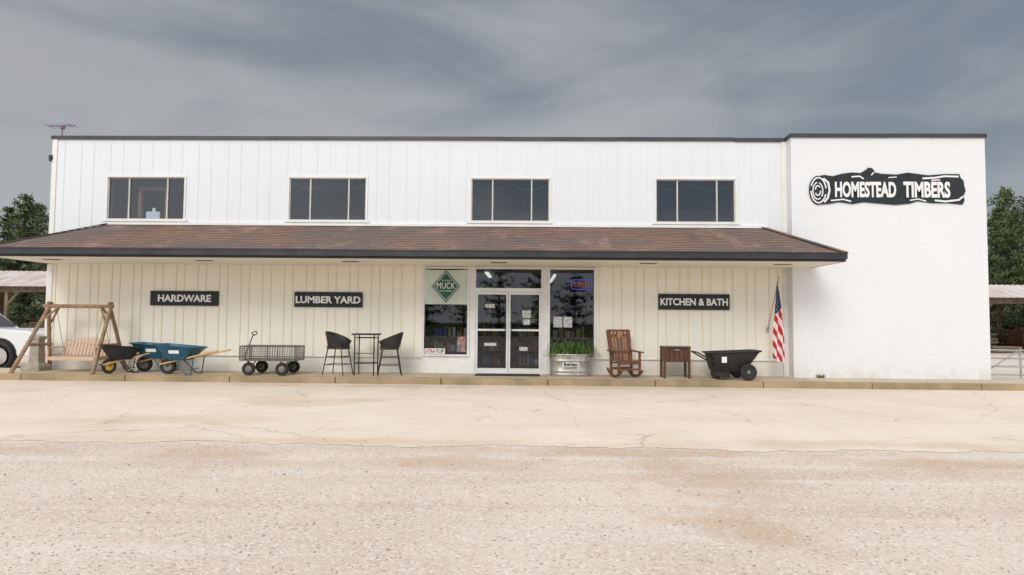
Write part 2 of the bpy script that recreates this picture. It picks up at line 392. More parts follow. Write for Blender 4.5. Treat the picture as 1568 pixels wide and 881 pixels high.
# loose stones on the lot
g = B(); rs = random.Random(11)
for i in range(9000):
    y = -8.9 - rs.random() * 6.4; hw = 1.2 + (y + 17.2) * 0.85
    x = rs.uniform(-hw, hw); s = rs.uniform(0.004, 0.010) * (1.7 if rs.random() < 0.05 else 1)
    z = -0.147 + s * 0.1; a = rs.random() * 6.28
    g.cur = 0 if rs.random() < 0.55 else (2 if rs.random() < 0.6 else 1)
    vs = [(x + s * math.cos(a + j * 1.57) * rs.uniform(.7, 1.3), y + s * math.sin(a + j * 1.57) * rs.uniform(.7, 1.3), z) for j in range(4)]
    vs += [(x, y, z + s * 0.7)]
    g.add(vs, [(0, 1, 4), (1, 2, 4), (2, 3, 4), (3, 0, 4)])
g.emit('gravel', [pmat('stone_tan', (0.60, 0.50, 0.42)), pmat('stone_grey', (0.38, 0.33, 0.30)), pmat('stone_pale', (0.76, 0.71, 0.65))])

# ------------------------------------------------------------------ store building
bd = empty('store_building')
UW = [(-10.88, -8.80), (-5.97, -3.91), (-1.10, 0.97), (3.78, 5.86)]
UZ = (4.01, 5.15)
uh = [(a, c, UZ[0], UZ[1]) for a, c in UW]
WL = (-2.30, -1.17, 0.49, 2.74); WD = (-1.0, 0.82, 0.0, 2.74); WR = (1.0, 2.15, 0.45, 2.74)
lh = [WL, WD, WR]
g = B(); holes_wall(g, -12.4, 7.2, -0.15, 2.9, lh, 0.0, 0.2); g.emit('lower_wall', 'found', bd)
g = B(); holes_wall(g, -12.4, 7.2, 2.9, 6.2, uh, 0.0, 0.2); g.emit('upper_wall', 'siding_up', bd)
g = B(); holes_wall(g, -12.4, 7.2, 0.42, 2.9, lh, -0.02, 0.0); g.emit('lower_siding', 'siding_low', bd)
g = B(); holes_wall(g, -12.4, 7.2, 2.95, 6.2, uh, -0.02, 0.0); g.emit('upper_siding', 'siding_up', bd)
gl = B(); x = -12.2; kk = 0
while x < 7.1:
    hit = [h for h in lh if h[0] - 0.09 < x < h[1] + 0.09]
    if not hit: gl.box(x - 0.014, x + 0.014, -0.034, -0.02, 0.42, 2.8)
    x += 0.22 if kk % 2 else 0.36; kk += 1
gl.emit('lower_battens', 'batten_low', bd)
gu = B(); x = -12.1; kk = 0
while x < 7.1:
    hit = [h for h in uh if h[0] - 0.08 < x < h[1] + 0.08]
    if not hit: gu.box(x - 0.010, x + 0.010, -0.027, -0.02, 3.6, 6.16)
    else: gu.box(x - 0.010, x + 0.010, -0.027, -0.02, UZ[1] + 0.075, 6.16)
    x += 0.34 if kk % 2 else 0.46; kk += 1
gu.emit('upper_battens', 'batten_up', bd)
g = B(); 
for a, c in ((-12.4, -2.36), (2.21, 7.1)): g.box(a, c, -0.045, -0.02, 0.395, 0.425)
g.box(-12.43, -12.28, -0.045, -0.018, 0.43, 2.8); g.box(-12.43, -12.3, -0.045, -0.018, 3.6, 6.18)
g.box(7.07, 7.198, -0.05, -0.018, 0.0, 6.18)
g.emit('corner_boards', 'trim', bd)
g = B(); g.box(-12.4, -12.2, 0.2, 15, -0.15, 6.2); g.box(-12.4, 7.2, 15, 15.2, -0.15, 6.2); g.emit('side_walls', 'siding_up', bd)
g = B(); g.box(-12.2, 7.2, 0.2, 15, 6.05, 6.15); g.box(7.4, 12.0, 0.0, 15, 6.05, 6.16); g.emit('flat_roof', 'coping', bd)
g = B(); g.box(7.2, 12.15, -0.35, -0.1, -0.15, 6.21); g.box(7.2, 7.4, -0.1, 15.2, -0.15, 6.21); g.box(11.95, 12.15, -0.1, 15.2, -0.15, 6.21); g.box(7.4, 11.95, 15.0, 15.2, -0.15, 6.21)
g.emit('brick_wing', 'brick', bd)
g = B(); rr = random.Random(5); x = -12.46
while x < 7.1:
    x2 = min(x + 3.05, 7.195); dz = rr.uniform(-0.008, 0.008); g.box(x, x2 - 0.006, -0.07, 0.25, 6.17 + dz, 6.262 + dz); x = x2
g.box(-12.46, -12.15, 0.25, 15.2, 6.2, 6.26); g.box(-12.15, 7.19, 15.0, 15.25, 6.2, 6.26)
x = 7.17
while x < 12.1:
    x2 = min(x + 2.51, 12.19); dz = rr.uniform(-0.006, 0.006); g.box(x, x2 - 0.005, -0.40, -0.05, 6.19 + dz, 6.285 + dz); x = x2
g.box(7.17, 7.42, -0.05, 15.25, 6.215, 6.28); g.box(11.93, 12.19, -0.05, 15.25, 6.215, 6.28)
g.emit('roof_coping', 'coping', bd)
fr = B(); gs = B(); tr = B()
for i, (a, c) in enumerate(UW):
    z0, z1 = UZ; w = c - a
    tr.box(a - 0.045, a, -0.045, -0.021, z0, z1 + 0.045); tr.box(c, c + 0.045, -0.045, -0.021, z0, z1 + 0.045)
    tr.box(a, c, -0.045, -0.021, z1, z1 + 0.045); tr.box(a - 0.10, c + 0.10, -0.075, -0.021, z0 - 0.06, z0)
    fr.box(a, a + 0.025, -0.01, 0.06, z0, z1); fr.box(c - 0.025, c, -0.01, 0.06, z0, z1)
    fr.box(a + 0.025, c - 0.025, -0.01, 0.06, z1 - 0.025, z1); fr.box(a + 0.025, c - 0.025, -0.01, 0.06, z0, z0 + 0.025)
    for q in (0.272, 0.772): fr.box(a + w * q - 0.018, a + w * q + 0.018, -0.005, 0.055, z0 + 0.025, z1 - 0.025)
    gs.add([(a + 0.025, 0.03, z0 + 0.025), (c - 0.025, 0.03, z0 + 0.025), (c - 0.025, 0.03, z1 - 0.025), (a + 0.025, 0.03, z1 - 0.025)], [(0, 1, 2, 3)])
tr.emit('upper_window_trim', 'trim', bd); fr.emit('upper_window_frames', pmat('window_frame_grey', (0.60, 0.58, 0.55), (0.5, 0.48, 0.45)), bd); gs.emit('upper_window_glass', 'glassup', bd)
g = B(); g.box(-10.95, 6.65, -0.09, -0.021, 3.86, 3.925); g.emit('wall_flashing', 'trim', bd)
def room(b, x0, x1, y0, y1, z0, z1):
    b.add([(x0, y0, z0), (x1, y0, z0), (x1, y1, z0), (x0, y1, z0), (x0, y0, z1), (x1, y0, z1), (x1, y1, z1), (x0, y1, z1)],
          [(0, 1, 2, 3), (7, 6, 5, 4), (1, 5, 6, 2), (2, 6, 7, 3), (3, 7, 4, 0)])
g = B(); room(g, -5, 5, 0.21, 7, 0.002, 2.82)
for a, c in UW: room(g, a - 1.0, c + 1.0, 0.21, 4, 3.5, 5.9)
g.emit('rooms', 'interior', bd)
g = B()
g.box(-10.36, -10.27, 0.5, 0.6, 3.6, 4.98); g.box(-9.62, -9.53, 0.5, 0.6, 3.6, 4.98); g.box(-10.27, -9.62, 0.5, 0.6, 4.90, 4.99)
g.emit('inner_door_casing', pmat('pine_casing', (0.70, 0.38, 0.16), (0.55, 0.30, 0.12)), bd)
g = B()
g.box(-10.1, -9.74, 0.45, 0.5, 4.08, 4.30); g.box(-9.93, -9.86, 0.45, 0.49, 4.30, 4.4); g.emit('inner_panel', emat('glowing_panel', (0.7, 0.75, 0.8), 0.6), bd)  # bright spot made by emission in the panel, not a lamp
g = B()
for a, c in UW:
    pts = []
    for j in range(21):
        u = j / 20; pts.append((a + (c - a) * u, 0.14, 5.05 - 0.16 * math.sin(math.pi * ((u * 2) % 1.0))))
    g.path(pts, 0.008, 4)
g.emit('string_lights', pmat('cable_green', (0.04, 0.35, 0.22)), bd)
g = B()
for i, (a, c) in enumerate(UW[1:]):
    g.box(a - 0.2 + i * 0.35, c + 0.2 - i * 0.15, 1.4, 1.45, 3.6, 4.38 + i * 0.09); g.box(a + 0.3, a + 0.36, 2.0, 2.06, 3.6, 5.6)
g.emit('stored_boxes', pmat('dim_cardboard', (0.13, 0.11, 0.095), (0.08, 0.07, 0.06), 3), bd)

# storefront
g = B()
for (a, c, z0, z1) in (WL, WR):
    g.box(a - 0.06, a, -0.06, 0.10, z0 - 0.05, z1); g.box(c, c + 0.06, -0.06, 0.10, z0 - 0.05, z1)
    g.box(a - 0.06, c + 0.06, -0.06, 0.10, z1, z1 + 0.05); g.box(a, c, -0.08, 0.10, z0 - 0.05, z0)
a, c = WD[0], WD[1]
g.box(a, a + 0.05, -0.05, 0.1, 0, 2.74); g.box(c - 0.05, c, -0.05, 0.1, 0, 2.74)
g.box(a + 0.05, c - 0.05, -0.05, 0.1, 2.14, 2.24); g.box(a, c, -0.05, 0.1, 2.74, 2.79); g.box(a + 0.05, c - 0.05, -0.03, 0.1, 0.0, 0.02)
g.emit('storefront_frame', 'alum', bd)
g = B(); g.box(-1.17 + 0.062, -1.002, -0.03, 0.0, 0.0, 2.8); g.box(0.822, 0.938, -0.03, 0.0, 0.0, 2.8)
g.box(-2.36, -1.11, -0.03, -0.001, 0.0, 0.44); g.box(0.94, 2.21, -0.03, -0.001, 0.0, 0.40); g.emit('storefront_panels', 'trim', bd)
g = B()
for (x0, x1) in ((-0.945, -0.095), (-0.085, 0.765)):
    g.box(x0, x0 + 0.05, -0.035, 0.03, 0.02, 2.135); g.box(x1 - 0.05, x1, -0.035, 0.03, 0.02, 2.135)
    g.box(x0 + 0.05, x1 - 0.05, -0.034, 0.03, 2.07, 2.135); g.box(x0 + 0.05, x1 - 0.05, -0.034, 0.03, 0.02, 0.14)
    g.box(x0 + 0.05, x1 - 0.05, -0.034, 0.03, 1.115, 1.165)
g.emit('door_leaves', 'alum', bd)
g = B()
for sx in (-0.17, -0.01):
    g.path([(sx, -0.035, 0.92), (sx, -0.10, 0.94), (sx, -0.10, 1.30), (sx, -0.035, 1.32)], 0.012, 8)
g.emit('door_pulls', 'blackplastic', bd)
g = B()
for (x0, x1, z0, z1, y) in ((WL[0], WL[1], WL[2], WL[3], 0.05), (WR[0], WR[1], WR[2], WR[3], 0.05), (-0.95, 0.77, 2.24, 2.74, 0.04),
                            (-0.895, -0.145, 0.14, 1.115, 0.0), (-0.895, -0.145, 1.165, 2.07, 0.0), (-0.035, 0.715, 0.14, 1.115, 0.0), (-0.035, 0.715, 1.165, 2.07, 0.0)):
    g.add([(x0, y, z0), (x1, y, z0), (x1, y, z1), (x0, y, z1)], [(0, 1, 2, 3)])
g.emit('storefront_glass', 'glass', bd)
g = B(); rs = random.Random(2)
shelfm = ['oldwood', pmat('stock_red', (0.4, 0.05, 0.04)), pmat('stock_yellow', (0.5, 0.36, 0.06)), pmat('stock_white', (0.6, 0.6, 0.6)), pmat('stock_blue', (0.05, 0.12, 0.4)), pmat('stock_tan', (0.4, 0.28, 0.16))]
for (x0, x1, y) in ((-2.2, -1.2, 0.9), (-0.9, -0.3, 1.8), (0.15, 0.75, 1.6), (1.1, 2.1, 1.0), (-3.5, 3.5, 4.5)):
    for zz in (0.1, 0.5, 0.9, 1.3) if y < 4 else (0.1, 0.5, 0.9, 1.3, 1.7):
        if y < 1.5 and zz > 0.95: continue
        g.cur = 0; g.box(x0, x1, y, y + 0.35, zz, zz + 0.03); xx = x0 + 0.03
        while xx < x1 - 0.12:
            w = rs.uniform(0.05, 0.14); g.cur = rs.choice([1, 2, 3, 4, 5, 5, 3]); g.box(xx, xx + w, y + 0.05, y + 0.3, zz + 0.03, zz + rs.uniform(0.12, 0.33)); xx += w + rs.uniform(0.01, 0.06)
g.emit('shelving', shelfm, bd)
g = B(); g.box(1.12, 1.18, 0.5, 3.6, 2.60, 2.66); g.box(-0.8, -0.7, 1.2, 3.2, 2.72, 2.76); g.emit('fluorescent_lamps', 'tube', bd)
g = B()
for (x0, x1, z0, z1) in ((1.10, 1.33, 1.22, 1.50), (1.36, 1.59, 1.22, 1.50), (0.28, 0.5, 1.46, 1.66), (0.3, 0.48, 1.28, 1.42), (-0.7, -0.45, 1.72, 1.82), (-0.72, -0.4, 0.72, 0.80), (0.2, 0.42, 0.60, 0.7)):
    g.box(x0, x1, -0.006 if x0 < 1 else 0.040, -0.002 if x0 < 1 else 0.044, z0, z1)
g.emit('window_notices', pmat('notice_paper', (0.7, 0.7, 0.68), (0.3, 0.3, 0.3), 22), bd)

# ---- canopy
AX0, AX1, HX0, HX1 = -12.45, 7.70, -10.9, 6.6
YD, ZE, ZT, ZB = -2.1, 3.01, 3.87, 2.807
g = B(); n = 15
def lx(t): return AX0 + (HX0 - AX0) * t
def rx(t): return AX1 + (HX1 - AX1) * t
for i in range(n):
    t0 = i / n; t1 = (i + 1) / n; lift = 0.012
    y0 = YD * (1 - t0); y1 = YD * (1 - t1) if i < n - 1 else -0.02
    z0 = ZE + (ZT - ZE) * t0; z1 = ZE + (ZT - ZE) * t1
    SEG = 60
    for sgm in range(SEG):
        u0 = sgm / SEG; u1 = (sgm + 1) / SEG
        def sag(u, t): return 0.012 * math.sin(u * 23 + t * 3) * (1 - t * 0.5) + 0.006 * math.sin(u * 71)
        xa, xb = lx(t0) + (rx(t0) - lx(t0)) * u0, lx(t0) + (rx(t0) - lx(t0)) * u1
        xc, xd = lx(t1) + (rx(t1) - lx(t1)) * u0, lx(t1) + (rx(t1) - lx(t1)) * u1
        g.add([(xa, y0, z0 + lift + sag(u0, t0)), (xb, y0, z0 + lift + sag(u1, t0)), (xd, y1, z1 + sag(u1, t1)), (xc, y1, z1 + sag(u0, t1)),
               (xa, y0, z0 + sag(u0, t0)), (xb, y0, z0 + sag(u1, t0))], [(0, 1, 2, 3), (4, 5, 1, 0)])
g.add([(AX0, YD, ZE), (HX0, -0.02, ZT), (AX0, 0.0, ZE)], [(0, 1, 2)])
g.add([(AX1, YD, ZE), (AX1, -0.02, ZE), (HX1, -0.02, ZT)], [(0, 1, 2)])
for (p, q) in (((AX0, YD, ZE + 0.02), (HX0, -0.03, ZT + 0.02)), ((AX1, YD, ZE + 0.02), (HX1, -0.03, ZT + 0.02))):
    g.beam(p, q, 0.20, 0.02)
g.emit('canopy_shingles', 'shingle', bd)
g = B()
x = AX0
while x < AX1 - 0.01:
    x2 = min(x + 4.1, AX1); g.box(x, x2 - 0.004, YD - 0.11, YD + 0.02, ZB + 0.05, ZE + 0.005 + rr.uniform(-0.006, 0.006)); x = x2
g.box(AX0 - 0.02, AX1 + 0.02, YD + 0.021, YD + 0.05, ZB, ZE - 0.01)
g.box(AX0 - 0.02, AX0 + 0.01, YD + 0.051, -0.05, ZB, ZE + 0.002); g.box(AX1 - 0.01, AX1 + 0.02, YD + 0.051, -0.36, ZB, ZE + 0.002)
g.box(AX0, AX1, YD - 0.125, YD - 0.111, ZE - 0.035, ZE - 0.005)
g.emit('canopy_gutter', 'gutter', bd)
g = B(); g.box(AX0 + 0.02, AX1 - 0.02, YD + 0.051, -0.021, ZB + 0.004, ZB + 0.03); g.emit('canopy_soffit', 'soffit', bd)
g = B()
for x in (-11.4, -7.6, -3.95, -0.3, 3.35, 6.6): g.box(x - 0.2, x + 0.2, -1.35, -1.15, ZB - 0.006, ZB + 0.003)
g.emit('soffit_vents', 'oldwood', bd)
g = B(); g.box(-12.52, -12.40, -0.05, 0.08, 5.62, 5.74); g.box(-12.47, -12.43, -0.1, -0.05, 5.56, 5.66); g.emit('wall_lamp_housing', 'gutter', bd)

# roof antenna
an = empty('roof_antenna', (-12.36, 0.2, 6.2)); g = B()
g.cyl((0, 0, 0), (0, 0, 0.42), 0.014); g.beam((-0.40, 0, 0.40), (0.32, 0.05, 0.44), 0.02, 0.02)
for q in (-0.36, -0.2, 0.0, 0.15, 0.28): g.cyl((q, -0.22, 0.41 + q * 0.05), (q, 0.22, 0.41 + q * 0.05), 0.005, n=5)
g.box(-0.05, 0.05, -0.02, 0.03, 0.32, 0.40); g.emit('aerial', pmat('aerial_metal', (0.20, 0.10, 0.18), (0.12, 0.08, 0.12)), an)

# ------------------------------------------------------------------ signs
def wall_sign(body, x0, x1, z0, z1, tx0, tx1, tz0, tz1):
    s = empty('wall_sign', ((x0 + x1) / 2, -0.04, (z0 + z1) / 2)); w = (x1 - x0) / 2; h = (z1 - z0) / 2; cx = (x0 + x1) / 2; cz = (z0 + z1) / 2
    g = B(); g.box(-w, w, -0.03, 0.0, -h, h); g.emit('panel', 'black', s, bevel=0.003)
    text(body, tx0 - cx, tx1 - cx, tz0 - cz, tz1 - cz, -0.035, 'white', s, 'lettering', bold=0.03)
wall_sign('HARDWARE', -9.60, -7.77, 1.71, 2.10, -9.39, -7.97, 1.81, 2.0)
wall_sign('LUMBER YARD', -5.75, -3.94, 1.70, 2.10, -5.71, -3.99, 1.80, 1.99)
wall_sign('KITCHEN & BATH', 3.83, 5.68, 1.71, 2.12, 3.88, 5.63, 1.82, 2.01)

ls = empty('log_shaped_sign', (9.63, -0.36, 4.925)); P = 0.01672
def pt(u, v): return ((u - 1358) * P, (285 - v) * P)
out = [(1254, 270), (1262, 268), (1275, 270), (1290, 266), (1305, 264), (1318, 265), (1326, 260), (1330, 256.5), (1335, 257), (1338, 260), (1340, 264), (1350, 266), (1372, 267), (1390, 264), (1405, 266), (1420, 268), (1445, 266),
       (1468, 266), (1470, 272), (1474, 276), (1475, 284), (1477, 292), (1473, 300), (1475, 306), (1472, 313), (1450, 311), (1425, 311), (1404, 308), (1392, 312), (1370, 314), (1345, 312), (1322, 310), (1305, 313), (1285, 310), (1268, 313), (1254, 314)]
g = B(); g.prism([pt(*p) for p in out][::-1], -0.02, 0.0)
def ell(cu, cv, ru, rv, n=28): return [pt(cu + ru * math.cos(6.2832 * i / n), cv + rv * math.sin(6.2832 * i / n)) for i in range(n)]
g.prism(ell(1253, 292, 14, 22.5), -0.024, 0.0); g.emit('log_panel', 'black', ls)
g = B()
def stroke(pts, w, y=-0.026):
    q = [Vector(pt(*p)) for p in pts]
    for a, c in zip(q, q[1:]):
        d = (c - a); 
        if d.length < 1e-5: continue
        d.normalize(); nn = Vector((-d.y, d.x)) * w / 2; a2 = a - d * w * .2; c2 = c + d * w * .2
        y -= 0.0003
        g.add([(a2.x - nn.x, y, a2.y - nn.y), (c2.x - nn.x, y, c2.y - nn.y), (c2.x + nn.x, y, c2.y + nn.y), (a2.x + nn.x, y, a2.y + nn.y)], [(0, 1, 2, 3)])
def arc(cu, cv, ru, rv, a0, a1, n=14): return [(cu + ru * math.cos(math.radians(a0 + (a1 - a0) * i / n)), cv + rv * math.sin(math.radians(a0 + (a1 - a0) * i / n))) for i in range(n + 1)]
stroke(arc(1253, 292, 11.5, 19.5, 20, 175), 0.035); stroke(arc(1253, 292, 11.5, 19.5, 200, 350), 0.035)
stroke(arc(1252, 293, 7.5, 13, 60, 260), 0.03); stroke(arc(1252, 293, 7.5, 13, 290, 400), 0.03)
stroke(arc(1252, 293, 4, 7, 0, 150), 0.03); stroke(arc(1252, 292, 3.6, 7, 190, 320), 0.03)
stroke([(1261, 274), (1268, 280), (1270, 292), (1267, 304), (1262, 310)], 0.05)
stroke([(1304, 271), (1316, 270), (1322, 274)], 0.035); stroke([(1412, 273), (1430, 272), (1445, 269.5), (1466, 270)], 0.045); stroke([(1425, 276), (1438, 275)], 0.03)
stroke([(1272, 308), (1290, 306), (1302, 309)], 0.035); stroke([(1338, 264), (1334, 268)], 0.03); stroke([(1360, 272), (1372, 271)], 0.025)
stroke([(1430, 307), (1446, 308.5), (1466, 306), (1472, 301)], 0.045); stroke([(1392, 307), (1404, 305), (1416, 308)], 0.03)
g.emit('bark_lines', 'white', ls)
x0, z1 = pt(1278, 278.5); x1, z0 = pt(1371, 303); text('HOMESTEAD', x0, x1, z0, z1, -0.032, 'white', ls, 'lettering', bold=0.038)
x0, z1 = pt(1382, 278); x1, z0 = pt(1453, 303); text('TIMBERS', x0, x1, z0, z1, -0.032, 'white', ls, 'lettering_lower', bold=0.038)

# banner in the window
bn = empty('window_banner', (-1.735, -0.075, 2.27)); g = B(); nx = 16; nz = 12
vs = [(-0.565 + 1.13 * i / nx, 0.012 * math.sin(i * 0.9) * (1 - j / nz * 0.6), -0.47 + 0.92 * j / nz + 0.02 * math.sin(math.pi * i / nx) * (j == nz) * -1) for j in range(nz + 1) for i in range(nx + 1)]
g.add(vs, [(j * (nx + 1) + i, j * (nx + 1) + i + 1, (j + 1) * (nx + 1) + i + 1, (j + 1) * (nx + 1) + i) for j in range(nz) for i in range(nx)])
g.emit('cloth', 'banner', bn, smooth=True)
g = B(); g.prism([(-0.37, 0), (0, -0.42), (0.37, 0), (0, 0.42)], -0.025, -0.02); g.emit('diamond', 'green', bn)
g = B(); s = 0.88
q = [(-0.37 * s, 0), (0, -0.42 * s), (0.37 * s, 0), (0, 0.42 * s)]
for a, c in zip(q, q[1:] + q[:1]): g.beam((a[0], -0.027, a[1]), (c[0], -0.027, c[1]), 0.002, 0.012)
g.emit('diamond_line', 'white', bn)
text('MUCK', -0.24, 0.24, -0.06, 0.10, -0.03, 'white', bn); text('The Original', -0.13, 0.13, 0.13, 0.18, -0.03, 'white', bn, 'small_lettering')
text('BOOT COMPANY', -0.16, 0.16, -0.14, -0.10, -0.03, 'white', bn, 'small_lettering')
st = empty('window_sticker', (-2.02, -0.01, 0.57)); g = B(); g.box(-0.27, 0.27, -0.005, 0.0, -0.07, 0.07); g.emit('label', 'white', st)
text('XTRA', -0.24, 0.01, -0.045, 0.045, -0.008, 'red', st, bold=0.02); text('TUF', 0.02, 0.24, -0.045, 0.045, -0.008, 'navy', st, bold=0.02)
ob = empty('poster', (-1.32, 0.03, 0.75)); g = B(); g.box(-0.11, 0.11, -0.005, 0, -0.2, 0.2); g.emit('sheet', pmat('poster_colours', (0.6, 0.3, 0.05), (0.05, 0.1, 0.3), 9), ob)
ns = empty('neon_open_sign', (1.83, 0.02, 2.35)); g = B()
def rrect(w, h, r, n=6):
    pts = []
    for cx, cz, a0 in ((w - r, h - r, 0), (-w + r, h - r, 90), (-w + r, -h + r, 180), (w - r, -h + r, 270)):
        for i in range(n + 1):
            a = math.radians(a0 + 90 * i / n); pts.append((cx + r * math.cos(a), cz + r * math.sin(a)))
    return pts
pp = rrect(0.26, 0.125, 0.05); g.path([(p[0], 0, p[1]) for p in pp + pp[:1]], 0.011, 6); g.emit('neon_border', 'neonblue', ns)
text('OPEN', -0.2, 0.2, -0.07, 0.07, 0.0, 'neonred', ns, 'neon_letters')

# flag
fl = empty('american_flag', (6.66, 0.0, 1.2)); g = B()
top = Vector((-0.03, -0.92, 1.30)); g.cyl((0, -0.03, 0.0), top, 0.013, 0.011, 8); g.lathe([(0.002, -0.02), (0.025, 0), (0.002, 0.03)], (top.x, top.y, top.z + 0.02), 8, 'z'); g.emit('pole', 'ash', fl)
g = B(); g.box(-0.03, 0.03, -0.05, -0.04, -0.07, 0.06); g.cyl((0, -0.04, -0.03), (0, -0.10, 0.09), 0.022, n=8); g.emit('bracket', 'steel', fl)
g = B(); nc, nr = 36, 110
vs = []
for j in range(nr + 1):
    t = j / nr; w = 0.02 + 0.27 * min(1, t * 1.5) ** 0.8; zz = 1.24 - 2.0 * t
    for i in range(nc + 1):
        u = i / nc; ph = u * 13 + t * 2.5
        zt = zz + (u - 0.5) * -0.12 * t + (0.02 * math.sin(u * 9 + 1) if t > 0.97 else 0)
        vs.append((-0.05 - w * 0.35 + w * u + 0.015 * math.sin(t * 5), -0.86 + 0.045 * math.sin(ph) * min(1, t * 3) + 0.07 * u * (1 - t), zt))
for j in range(nr):
    for i in range(nc):
        t = j / nr; u = i / nc; w = 0.02 + 0.25 * min(1, t * 1.5) ** 0.8
        if t + u * 0.12 < 0.43:
            gi, gj = i // 4, j // 3; g.cur = 1 if (gi + gj) % 2 == 0 and (i % 4) in (1, 2) and j % 3 == 1 else 2
        else: g.cur = int(math.floor((u * w / 0.25) * 3.0 - t * 12.0 + 20)) % 2
        a = j * (nc + 1) + i; g.f.append([a, a + 1, a + nc + 2, a + nc + 1]); g.mi.append(g.cur)
g.v = vs; g.emit('flag_cloth', ['red', 'flagwhite', 'navy'], fl, smooth=True)

# ------------------------------------------------------------------ porch swing
ps = empty('porch_swing', (-11.0, -0.75, 0)); g = B()
BZ = 1.66
g.cyl((-0.95, 0, BZ), (0.85, 0, BZ), 0.05, 0.045, 10)
for sx, ox in ((-0.78, -0.42), (0.78, 0.04)):
    for sy in (-1, 1):
        g.cyl((sx, sy * -0.06, BZ + 0.10), (sx + ox, sy * 0.66, 0.0), 0.042, 0.052, 10)
        g.cyl((sx - 0.25 * (1 if sx > 0 else -1), 0, BZ), (sx + ox * 0.25, sy * 0.2, BZ - 0.42), 0.025, 0.025, 8)
    g.cyl((sx + ox * 0.58, -0.42, 0.68), (sx + ox * 0.58, 0.42, 0.68), 0.04, 0.04, 10)
g.emit('log_frame', 'cedar', ps, smooth=True)
g = B()
for i in range(6): y = -0.28 + i * 0.09; g.box(-0.58, 0.58, y, y + 0.07, 0.37, 0.39)
for i in range(13):
    x = -0.55 + i * 0.09; g.beam((x, 0.22, 0.40), (x, 0.36, 0.80 + 0.05 * math.sin(math.pi * i / 12)), 0.06, 0.016, (0, 1, 0))
g.box(-0.6, 0.6, -0.30, -0.27, 0.30, 0.37); g.beam((-0.6, 0.33, 0.68), (0.6, 0.33, 0.68), 0.025, 0.06)
for sx in (-0.6, 0.6):
    g.box(sx - 0.035, sx + 0.035, -0.3, 0.3, 0.60, 0.625); g.box(sx - 0.02, sx + 0.02, -0.28, -0.24, 0.37, 0.6); g.box(sx - 0.02, sx + 0.02, -0.28, 0.3, 0.31, 0.37)
g.emit('bench', 'cedarlite', ps)
g = B()
for sx in (-0.6, 0.6):
    for sy in (-0.27, 0.28): g.cyl((sx, sy, 0.6), (sx * 1.02, 0, BZ - 0.03), 0.007, 0.007, 5)
g.emit('chains', 'greysteel', ps)
cb = empty('concrete_post', (-12.25, -0.5, 0)); g = B()
def sq(r, z): return [(-r, -r, z), (r, -r, z), (r, r, z), (-r, r, z)]
g.loft([sq(0.24, 0), sq(0.24, 0.12), sq(0.13, 0.2), sq(0.11, 0.78), sq(0.14, 0.82), sq(0.14, 0.88)]); g.emit('post', 'concblock', cb, bevel=0.01)

# ------------------------------------------------------------------ wheelbarrows
def rect(x0, x1, y0, y1, z, zr=None, n=3, r=0.08):
    pts = []
    for cx, cy, a0 in ((x1 - r, y1 - r, 0), (x0 + r, y1 - r, 90), (x0 + r, y0 + r, 180), (x1 - r, y0 + r, 270)):
        for i in range(n + 1):
            a = math.radians(a0 + 90 * i / n); X = cx + r * math.cos(a)
            pts.append((X, cy + r * math.sin(a), z + ((zr - z) * (X - x0) / (x1 - x0) if zr is not None else 0)))
    return pts
def wheelbarrow(loc, rz, tray, legs, hub, W=0.33):
    e = empty('wheelbarrow', loc, rz)
    g = B(); o = rect(-0.26, 0.84, -W, W, 0.74, 0.66); i1 = rect(-0.24, 0.82, -W + .02, W - .02, 0.745, 0.665)
    g.loft([rect(0.08, 0.55, -0.2, 0.2, 0.36), rect(0.0, 0.62, -0.23, 0.23, 0.42), rect(-0.22, 0.80, -W + 0.03, W - 0.03, 0.72, 0.64), o, i1,
            rect(0.02, 0.60, -0.21, 0.21, 0.44), rect(0.1, 0.53, -0.18, 0.18, 0.385)], True, True)
    g.emit('tray', tray, e, smooth=True)
    g = B(); g.path([(p[0], p[1], p[2]) for p in o + o[:1]], 0.013, 6); g.emit('tray_rim', 'blackplastic' if tray != 'bluesteel' else tray, e, smooth=True)
    g = B()
    for s in (-1, 1): g.beam((-0.18, s * 0.07, 0.24), (1.42, s * 0.31, 0.60), 0.035, 0.04)
    g.emit('handles', 'ash', e, bevel=0.005)
    g = B()
    for s in (-1, 1):
        g.path([(0.30, s * 0.15, 0.35), (0.58, s * 0.24, 0.02), (0.72, s * 0.24, 0.02), (0.78, s * 0.24, 0.43)], 0.014, 8)
        g.cyl((0, s * 0.07, 0.2), (0.1, s * 0.10, 0.36), 0.013, n=6)
    g.cyl((0.64, -0.24, 0.14), (0.64, 0.24, 0.14), 0.012, n=6); g.cyl((0, -0.09, 0.2), (0, 0.09, 0.2), 0.014, n=8)
    g.path([(-0.2, -0.08, 0.24), (-0.27, 0, 0.24), (-0.2, 0.08, 0.24)], 0.012, 6)
    g.emit('legs', legs, e, smooth=True)
    g = B(); g.tyre((0, 0, 0.2), 0.2, 0.10); g.emit('tyre', 'rubber', e, smooth=True)
    g = B(); g.lathe([(0.03, -0.05), (0.115, -0.035), (0.115, 0.035), (0.03, 0.05)], (0, 0, 0.2), 20); g.emit('wheel_hub', hub, e, smooth=True)
    if tray == 'bluesteel':
        g = B(); g.add([(0.16, -0.262, 0.52), (0.42, -0.262, 0.52), (0.42, -0.288, 0.60), (0.16, -0.288, 0.60)], [(0, 1, 2, 3)]); g.emit('sticker', 'white', e)
    return e
w1 = wheelbarrow((-9.86, -1.28, 0), math.radians(48), 'blackplastic', 'blackplastic', 'yellow', 0.27); w1.scale = (0.82, 0.82, 0.95)
wheelbarrow((-9.40, -0.56, 0), math.radians(2), 'bluesteel', 'bluesteel', 'greysteel')
wheelbarrow((-8.43, -1.2, 0), math.radians(-3), 'bluesteel', 'bluesteel', 'greysteel')

